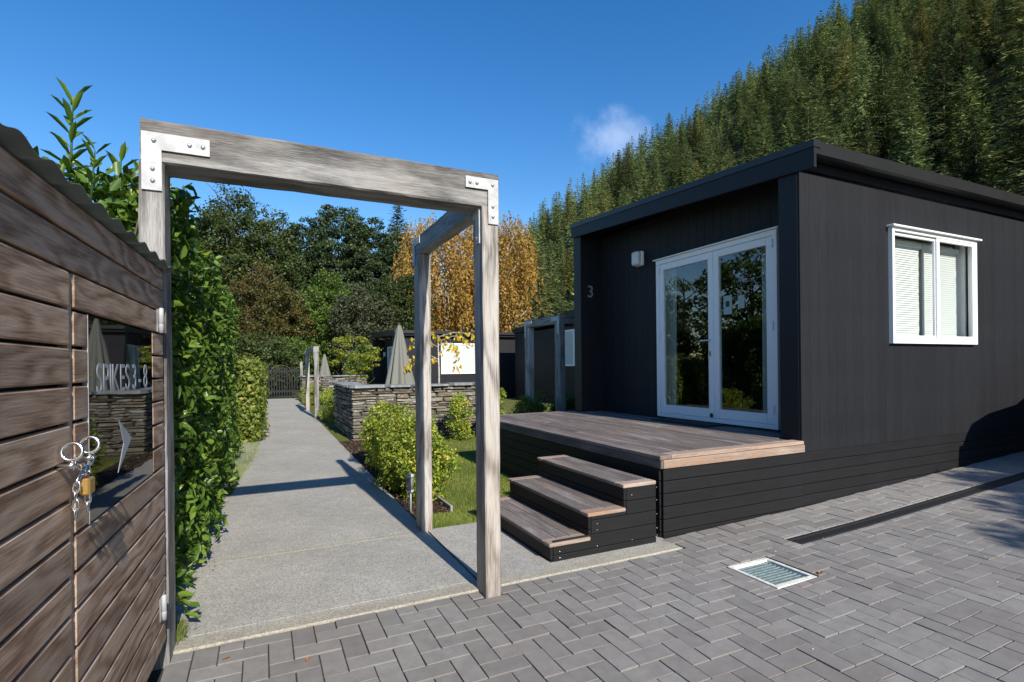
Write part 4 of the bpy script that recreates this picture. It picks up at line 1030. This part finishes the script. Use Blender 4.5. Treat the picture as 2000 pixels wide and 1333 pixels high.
# ------------------------------------------------------------------ grass, chips, litter
def blades(name, xy, hgt, wd, mat, g, z=-.025):
    n = len(xy); a = g.uniform(0, 2*math.pi, n); ln_ = g.normal(0, .35, (n, 2)); h = hgt*g.uniform(.5, 1.2, n)
    b = np.stack([xy[:, 0], xy[:, 1], np.full(n, z)], 1); s = np.stack([np.cos(a), np.sin(a), np.zeros(n)], 1)*wd/2
    t = b+np.stack([ln_[:, 0]*h, ln_[:, 1]*h, h], 1); V = np.stack([b-s, b+s, t], 1).reshape(-1, 3)
    return mk(name, V, np.arange(3*n).reshape(-1, 3), mat, False, np.repeat(np.clip(g.beta(2, 2, n)+.25*np.sin(xy[:, 0]*5+xy[:, 1]*3), 0, 1), 3))
g = np.random.default_rng(5)
def rect(n, x0, x1, y0, y1): return np.stack([g.uniform(x0, x1, n), g.uniform(y0, y1, n)], 1)
xy = np.concatenate([rect(26000, 1.54, 2.62, 3.99, 8.9), rect(3600, 1.23, 1.56, 3.99, 4.42), rect(9000, 2.6, 5, 6.85, 9.3)])
o = ob('lawn_grass', blades('lawn_grass', xy, .03, .005, mGRASS, g)); kind(o, 'stuff'); o['label'] = 'short green lawn grass between shrubs and deck'
yy = 6+16*g.random(9000)**1.5; xy = np.stack([-.36+.012*(yy-6)+g.uniform(0, .28, 9000)*np.clip((yy-5)/4, .25, 1), yy], 1)
o = ob('verge_grass', blades('verge_grass', xy, .06, .006, mGRASS, g, -.02)); kind(o, 'stuff'); o['label'] = 'thin grass verge along the hedge side of path'
xy = np.stack([g.normal(-.385, .03, 260), g.normal(2.93, .05, 260)], 1)
o = ob('grass_tuft', blades('grass_tuft', xy, .09, .005, mGRASS, g, -.02)); tag(o, 'small green grass tuft at path corner beside shed', 'grass')
n = 2600; C = np.concatenate([np.stack([g.uniform(1.16, 1.5, n-600), g.uniform(4.4, 9.4, n-600), g.uniform(-.02, .012, n-600)], 1), np.stack([g.uniform(-.5, -.28, 600), g.uniform(2.9, 8, 600), g.uniform(-.03, .005, 600)], 1)])
V, F, a = leaves(C, rdir(n, g)*np.array([1, 1, .3]), rdir(n, g)*.4+np.array([0, 0, 1]), g.uniform(.015, .05, n), g.uniform(.008, .02, n), .05, False)
mCHIP = leaf('bark_chip', [(0, (.03, .02, .013)), (.6, (.09, .06, .04)), (1, (.2, .14, .1))], 0., .9, .1)
o = kind(ob('bark_chips', mk('bark_chips', V, F, mCHIP, False, a)), 'stuff'); o['label'] = 'dark bark chips scattered over the garden bed'
mLITT = leaf('fallen_leaf', [(0, (.42, .16, .04)), (1, (.42, .2, .07))], .2)
def one_leaf(x, y, l, w, rz, label):
    C = np.array([[0, 0, .008]]); V, F, a = leaves(C, np.array([[1., 0, .1]]), np.array([[0, 0.1, 1.]]), l, w, .25, True)
    o = ob('fallen_leaf', mk('fallen_leaf', V, F, mLITT, False, a), None, Tm(x, y, gz(x)) @ Matrix.Rotation(rz, 4, 'Z')); tag(o, label, 'leaf')
one_leaf(2.985, 2.04, .06, .022, .35, 'curled orange leaf lying beside the drain grate')
one_leaf(.17, 2.43, .03, .02, 1.2, 'small reddish leaf on pavers in front of the path')
one_leaf(-.15, 2.6, .035, .012, .4, 'small curled brown leaf on pavers near the shed')
one_leaf(-.29, 2.42, .08, .02, .7, 'long brown dead leaf lying by the shed foot')
n = 120; C = np.stack([g.uniform(2, 8, n), g.uniform(1.4, 2.9, n), np.zeros(n)], 1); C[:, 2] = [gz(x)+.004 for x in C[:, 0]]
mGRIT = leaf('pale_grit', [(0, (.5, .48, .44)), (1, (.75, .73, .7))], 0., .8)
V, F, a = leaves(C, rdir(n, g)*np.array([1, 1, .1]), rdir(n, g)*.3+np.array([0, 0, 1]), g.uniform(.004, .013, n), g.uniform(.004, .009, n), .4, False)
o = kind(ob('grit', mk('grit', V, F, mGRIT, False, a)), 'stuff'); o['label'] = 'pale grit specks scattered over the pavers'

# ------------------------------------------------------------------ trees behind the path
tree('beech_tree', 'tallest dark olive tree left of centre behind the path', 'tree', -1.8, 50.7, 17.2, 4.6, 3, mBEECH, egg, 800, 80, .9, .24, seed=51, nl=26, rise=.7, outer=.15)
tree('beech_tree', 'dark olive tree partly hidden behind left gateway post', 'tree', -5.6, 49, 13.6, 3.2, 2, mBEECH, egg, 420, 75, .8, .24, seed=52, nl=16, rise=.7)
tree('tall_tree', 'slim dark tree standing right of the tallest olive tree', 'tree', 1.7, 52.5, 16, 1.9, 2, mBEECH, egg, 300, 75, .65, .23, seed=53, nl=16)
for i, (x, y, h, r, lab) in enumerate(((4.0, 53.5, 15.4, 2.6, 'dark pine left of the highest pine under the beam'), (7.1, 54.2, 17.3, 3.1, 'highest dark pine of the row under the beam'), (9.9, 53, 15.9, 3.0, 'dark broad pine right of the highest pine'), (13.2, 54.3, 15.6, 2.4, 'dark pine beside the golden birch'))):
    tree('pine_tree', lab, 'tree', x, y, h, r, 4, mPINE, dome, 400, 80, .8, .24, seed=60+i, nl=20, rise=.25, tr=.22, zs=.45)
tree('bronze_tree', 'rounded tree turning bronze brown above the clipped hedge', 'tree', .15, 33, 7.5, 2.5, .5, mRED, egg, 560, 80, .42, .13, seed=70, nl=18, outer=.3)
tree('green_tree', 'fresh green cone shaped tree behind the pale posts', 'tree', 3.75, 33.5, 7.6, 2.1, .4, mGRN, egg, 420, 80, .4, .14, seed=71, nl=18)
tree('willow_tree', 'grey green feathery tree above the distant umbrella', 'tree', 5.2, 30.8, 5.9, 1.7, .6, mWIL, dome, 340, 80, .38, .13, seed=72)
tree('dark_tree', 'shadowy rounded tree left of the golden birch', 'tree', 7.6, 31.8, 7.0, 1.9, .8, mBEECH, dome, 360, 80, .42, .14, seed=73)
tree('maple_tree', 'young yellow green maple in front of the distant cabin', 'tree', 2.75, 17.5, 2.35, .75, .95, mMAP, dome, 60, 45, .2, .085, seed=74, nl=8, tr=.03, zs=.35)
for i, (x, y, h, r, lab) in enumerate(((-3.2, 29, 3.2, 2.2, 'low green bushy tree left of path behind clipped hedge'), (.2, 27.2, 2.9, 1.5, 'low dark green bush behind the garden gate'), (1.5, 31, 2.9, 1.4, 'low green bush right of garden gate'), (4.9, 27.5, 2.4, .9, 'low bush between far umbrella and cabin'))):
    tree('bush', lab, 'bush', x, y, h, r, .1, mGRN if i != 1 else mBEECH, dome, 200, 65, .33, .12, seed=80+i)
for i, (x, y, h, r, lab) in enumerate(((-9, 62, 12, 4.5, 'dark tree in back row at far left behind the hedge'), (-1, 64, 11.5, 5, 'dark tree in back row behind the tallest olive tree'), (6.5, 66, 12.5, 5, 'dark tree in back row behind the highest pine'), (13, 66, 12, 5, 'dark tree in back row left of the golden birch'), (22, 58, 12, 4.5, 'dark tree in back row between the birches and hill'), (19.5, 44, 8, 3, 'green tree at hill foot right of the golden birch'))):
    tree('background_tree', lab, 'tree', x, y, h, r, .3, mPINE if i % 2 else mBEECH, egg, 260, 60, .9, .36, seed=140+i, nl=14, outer=.4)
# golden weeping birches
def birch(label, x, y, h, r, seed, strands=420):
    g = np.random.default_rng(seed); t = thing('birch_tree', label, 'tree', (x, y, 0))
    lsm = limbs(h*.95, .17, 22, r, g, .2, .75); ob('trunk', limb_mesh('trunk', lsm, mPALEB), t, None, True)
    Cs = []; Ds = []; tone = []
    for k in range(strands):
        a = g.uniform(0, 2*math.pi); t_ = g.random()**.8; zt = h*(.35+.65*t_)+g.normal(0, .3); rr = r*(g.random()**.5)*(math.sin(math.pi*min(1, (1-t_)*.75+.22))); l = g.uniform(.8, 2.9)*(1 if t_ < .8 else .6); n = int(l*13)
        s = np.linspace(0, 1, n)[:, None]; base = np.array([math.cos(a)*rr, math.sin(a)*rr, zt]); out = np.array([math.cos(a), math.sin(a), 0])
        P = base+out*.5*np.sqrt(s)*g.uniform(.3, 1)-np.array([0, 0, 1.])*l*s+g.normal(0, .09, (n, 3)); P = P[P[:, 2] > .8]
        Cs.append(P); Ds.append(np.tile([0, 0, -1.], (len(P), 1))+g.normal(0, .5, (len(P), 3))); tone.append(np.full(len(P), g.normal(0, .15)))
    C = np.concatenate(Cs); D_ = np.concatenate(Ds); n = len(C)
    V, F, a = leaves(C, D_, rdir(n, g), g.uniform(.12, .24, n), g.uniform(.08, .15, n), .1, False, np.clip(g.beta(2, 2, n)+np.concatenate(tone), 0, 1))
    ob('crown', mk('crown', V, F, mGOLD, False, a), t, None, True); return t
birch('golden autumn weeping birch behind the gateway posts, left one', 11.3, 34.6, 11.2, 3.2, 90, 1000); birch('golden autumn weeping birch right of the near gateway post', 15.6, 34.8, 11.9, 2.8, 91, 850)
# young tree with sparse yellow leaves behind the stone wall
yt = thing('young_tree', 'slender young tree with sparse bright yellow leaves behind stone wall', 'tree', (3.95, 12.55, 0)); g = np.random.default_rng(95)
tw_ = [([Vector((0, 0, 0)), Vector((.02, 0, 1.1)), Vector((0, 0, 2.05))], [.03, .022, .008])]; Cs = []
for k, (dx, z0, z1, dr) in enumerate(((-.62, 1.75, 1.95, .25), (.75, 1.9, 2.0, .2), (.55, 1.6, 1.75, .55), (-.5, 1.45, 1.6, .3), (.85, 2.0, 2.1, .15), (.4, 1.8, 1.78, .6), (-.35, 1.95, 2.1, .2), (-.68, 1.4, 1.45, .25))):
    pts = [Vector((0, 0, z0)), Vector((dx*.5, g.normal(0, .1), (z0+z1)/2+.08)), Vector((dx, g.normal(0, .15), z1)), Vector((dx*1.12, g.normal(0, .1), z1-dr))]; tw_.append((pts, [.009, .006, .004, .002]))
    for s in range(3):
        for q in range(9 if s else 4):
            p = pts[s].lerp(pts[s+1], g.random()); Cs.append([p.x+g.normal(0, .04), p.y+g.normal(0, .04), p.z-g.random()*.09])
ob('trunk', limb_mesh('trunk', tw_, mPALEB, 6), yt, None, True); C = np.array(Cs); n = len(C)
V, F, a = leaves(C, np.tile([0, 0, -1.], (n, 1))+g.normal(0, .35, (n, 3)), rdir(n, g)+np.array([0, -.8, 0]), g.uniform(.09, .14, n), g.uniform(.05, .075, n), .15, True); ob('crown', mk('crown', V, F, mYEL, False, a), yt, None, True)
# trees left of the picture (they show in the door glass) and one up-sun
for i, (x, y, h, r) in enumerate(((-9, 15, 6.0, 2.2), (-13, 17, 8.5, 2.6), (-14, 24, 7, 3), (-17, 11, 7.5, 3), (-21, 19, 9, 3.5), (-10, 22, 5, 2.4))):
    tree('garden_tree', ['bushy', 'tall thin', 'broad', 'leafy', 'high', 'low'][i]+' tree beyond the hedge left of the view, mirrored in door glass', 'tree', x, y, h, r, .6, mBEECH if i % 2 else mGRN, dome, 110 if i != 1 else 40, 45, .5, .2, seed=100+i, nl=22, tr=.12, outer=.3)
tree('street_tree', 'tree behind the viewer casting shade on the right hand pavers', 'tree', 6.5, -6.25, 5.4, 1.6, 4.0, mBEECH, dome, 150, 60, .4, .15, seed=120)

# ------------------------------------------------------------------ conifers on the hillside
def conifer_mesh(seed, h=20., r=3.2, levels=34, full=True):
    g = np.random.default_rng(seed); Cs = []; Ds = []; Us = []; Ls = []; Ws = []; rn = []
    z0 = h*g.uniform(.04, .2); po = g.uniform(.55, .9); irr = g.uniform(0, 6.28, 3)
    for k in range(levels):
        t = k/(levels-1); z = z0+(h-z0)*t**.95; R = r*(1-t)**po*g.uniform(.75, 1.15)+.15; nb = max(4, int((9 if full else 6)*(1-t*.5))); a0 = g.uniform(0, 6.28)
        for b in range(nb):
            a = a0+6.283*b/nb+g.normal(0, .25); Rb = R*g.uniform(.6, 1.2)*(1+.22*math.sin(a*2+irr[0]+5*t)); seg = max(2, int((6 if full else 3)*Rb/r+1.8)); dz = g.uniform(-.3, .0)+.45*t; tone = g.normal(0, .1)
            for s in range(seg):
                u = (s+.7)/seg; p = np.array([math.cos(a)*Rb*u, math.sin(a)*Rb*u, z+dz*Rb*u-.22*Rb*u*u*(1-t)])
                for w in range(5 if full else 2):
                    Cs.append(p+g.normal(0, .2, 3)); an = a+g.normal(0, .75); Ds.append([math.cos(an), math.sin(an), dz-.2+g.normal(0, .3)]); Us.append([math.cos(a)*.8+g.normal(0, .45), math.sin(a)*.8+g.normal(0, .45), .75]); k2 = (.55+.5*(1-t))*g.uniform(.65, 1.3)
                    Ls.append((.95 if full else 1.9)*k2); Ws.append((.2 if full else .55)*k2); rn.append(np.clip(g.beta(2, 2)+tone, 0, 1))
    V, F, a = leaves(np.array(Cs), np.array(Ds), np.array(Us), np.array(Ls), np.array(Ws), -.18, False, np.array(rn), g)
    return V, F, a
cones = []; trunks = []
for i in range(9):
    V, F, a = conifer_mesh(200+i, 20, [4.0, 5.0, 3.4, 5.6, 4.3, 3.2, 5.2, 3.8, 6.2][i], 30+i % 5); cones.append(mk('conifer_crown', V, F, mCON, False, a))
    V, F = tubeVF([(0, 0, -1.5), (.1, 0, 8), (0, .1, 19)], [.22, .15, .03], 6); trunks.append(mk('conifer_trunk', V, F, mBARK, True))
sp = thing('spruce_tree', 'small dark pointed spruce top left of the golden birch', 'tree', (14.3, 60.5, 0)); ob('crown', cones[5], sp, None, True); ob('trunk', trunks[5], sp, None, True)
lowV, lowF, lowA = conifer_mesh(299, 20, 4.6, 13, False)
g = np.random.default_rng(77); cand = []
roofl = [(1000, 640), (1118, 600), (1120, 440), (1595, 275), (2060, 395)]
def roof_at(px):
    for (a, b), (c, d) in zip(roofl[:-1], roofl[1:]):
        if a <= px <= c: return b+(d-b)*(px-a)/max(1e-6, c-a)
    return 700
y = -60.
while y < 470:
    x = 30.
    while x < 430:
        X, Y = x+g.normal(0, 2.3), y+g.normal(0, 2.3); d = HN[0]*X+HN[1]*Y-36; rr = math.hypot(X, Y); th = math.degrees(math.atan2(X, Y))
        step = 6.6 if rr < 150 else (9.2 if rr < 260 else 10)
        if d > -4 and rr < 470 and 17 < th < 82:
            s = g.uniform(.42, 1.0)*g.choice([.75, 1., 1., 1.15]); z = hz(X, Y); px, py, dep, ok = projsize(X, Y, z+20*s)
            if 880 < px < 2300 and py > -480: cand.append((20*s/dep*(1 if 960 < px < 2080 and py > -420 and py < roof_at(min(2059, max(1001, px)))+25 else .001), X, Y, z, s))
        x += step
    y += 7.4 if y < 120 else (9.2 if y < 220 else 10)
cand.sort(key=lambda t: -t[0])

SV = []; SF = []; SA = []; off = 0
for k, (q, X, Y, z, s) in enumerate(cand):
    rz = g.uniform(0, 6.28); sw = s*g.uniform(.85, 1.2)
    if k < 300:
        i = k % 9; t = bpy.data.objects.new('conifer', None); COL.objects.link(t); t.location = (X, Y, z); t.rotation_euler = (g.normal(0, .02), g.normal(0, .02), rz); t.scale = (sw, sw, s); t.empty_display_size = .5
        tag(t, 'green conifer in the dense forest covering the hillside', 'tree', 'conifers on the hillside')
        for nm, me in (('crown', cones[i]), ('trunk', trunks[i])): c = bpy.data.objects.new(nm, me); COL.objects.link(c); c.parent = t
    else:
        c_, s_ = math.cos(rz), math.sin(rz); P = lowV.copy()*np.array([sw, sw, s]); P = np.stack([P[:, 0]*c_-P[:, 1]*s_+X, P[:, 0]*s_+P[:, 1]*c_+Y, P[:, 2]+z], 1)
        SV.append(P); SF.append(lowF+off); SA.append(np.clip(lowA+g.normal(0, .2), 0, 1)); off += len(P)
if SV:
    o = kind(ob('forest', mk('forest', np.concatenate(SV), np.concatenate(SF), mCON, False, np.concatenate(SA))), 'stuff'); o['label'] = 'distant conifer forest covering the upper hillside'

# ------------------------------------------------------------------ car standing just outside the right edge (its shadow falls on the wall)
car = thing('car', 'dark car parked past the right edge, seen by its shadow on the wall', 'car', (8.6, 1.35, .2))
prof = [(6.72, .42), (6.66, .62), (6.72, .95), (6.84, 1.12), (7.2, 1.22), (7.85, 1.3), (8.15, 1.5), (8.6, 1.78), (9.1, 1.86), (10.4, 1.84), (10.95, 1.6), (11.1, 1.2), (11.15, .6), (11.05, .42)]
cx_, cz_ = 8.9, 1.0; V = []; F = []; n = len(prof)
for yv, sc_x, sc_z in ((.48, .96, .93), (.56, .99, .98), (1.3, 1.012, 1.0), (2.1, .99, .98), (2.2, .96, .93)):
    for x, z in prof: V.append((cx_+(x-cx_)*sc_x, yv+(.12*(1 if yv < 1.3 else -1) if z > 1.35 and yv != 1.3 else 0), cz_+(z-cz_)*sc_z))
for j in range(4):
    for i in range(n): F.append([j*n+i, j*n+(i+1) % n, (j+1)*n+(i+1) % n, (j+1)*n+i])
F.append(list(range(n))); F.append([4*n+i for i in range(n)][::-1])
ob('body', mk('body', V, F, mCAR, False), car)
for yv in (.5, 2.12):
    for x in (7.5, 10.2):
        Vw, Fw = lathe([(.2, -.1), (.31, -.1), (.33, -.08), (.33, .08), (.31, .1), (.2, .1)], 24); w = ob('wheel', mk('wheel', Vw, Fw, mTYRE, True), car, Tm(x, yv, gz(x)+.33) @ Matrix.Rotation(R_(90), 4, 'X'))
        Vw, Fw = lathe([(.05, -.112), (.19, -.108), (.2, .108), (.05, .112)], 16); ob('rim', mk('rim', Vw, Fw, mCHROME, False), w, WM[w])
for yv, y2 in ((.595, .6), (2.06, 2.065)): extr('side_window', [(8.3, yv, 1.4), (10.7, yv, 1.4), (10.3, yv, 1.74), (8.75, yv, 1.72)], (0, .004, 0), mGLASS, car)
for yv in (.62, 1.82): B('headlight', mLAMP, car, 6.68, 6.76, yv, yv+.24, .86, 1.0, .02)
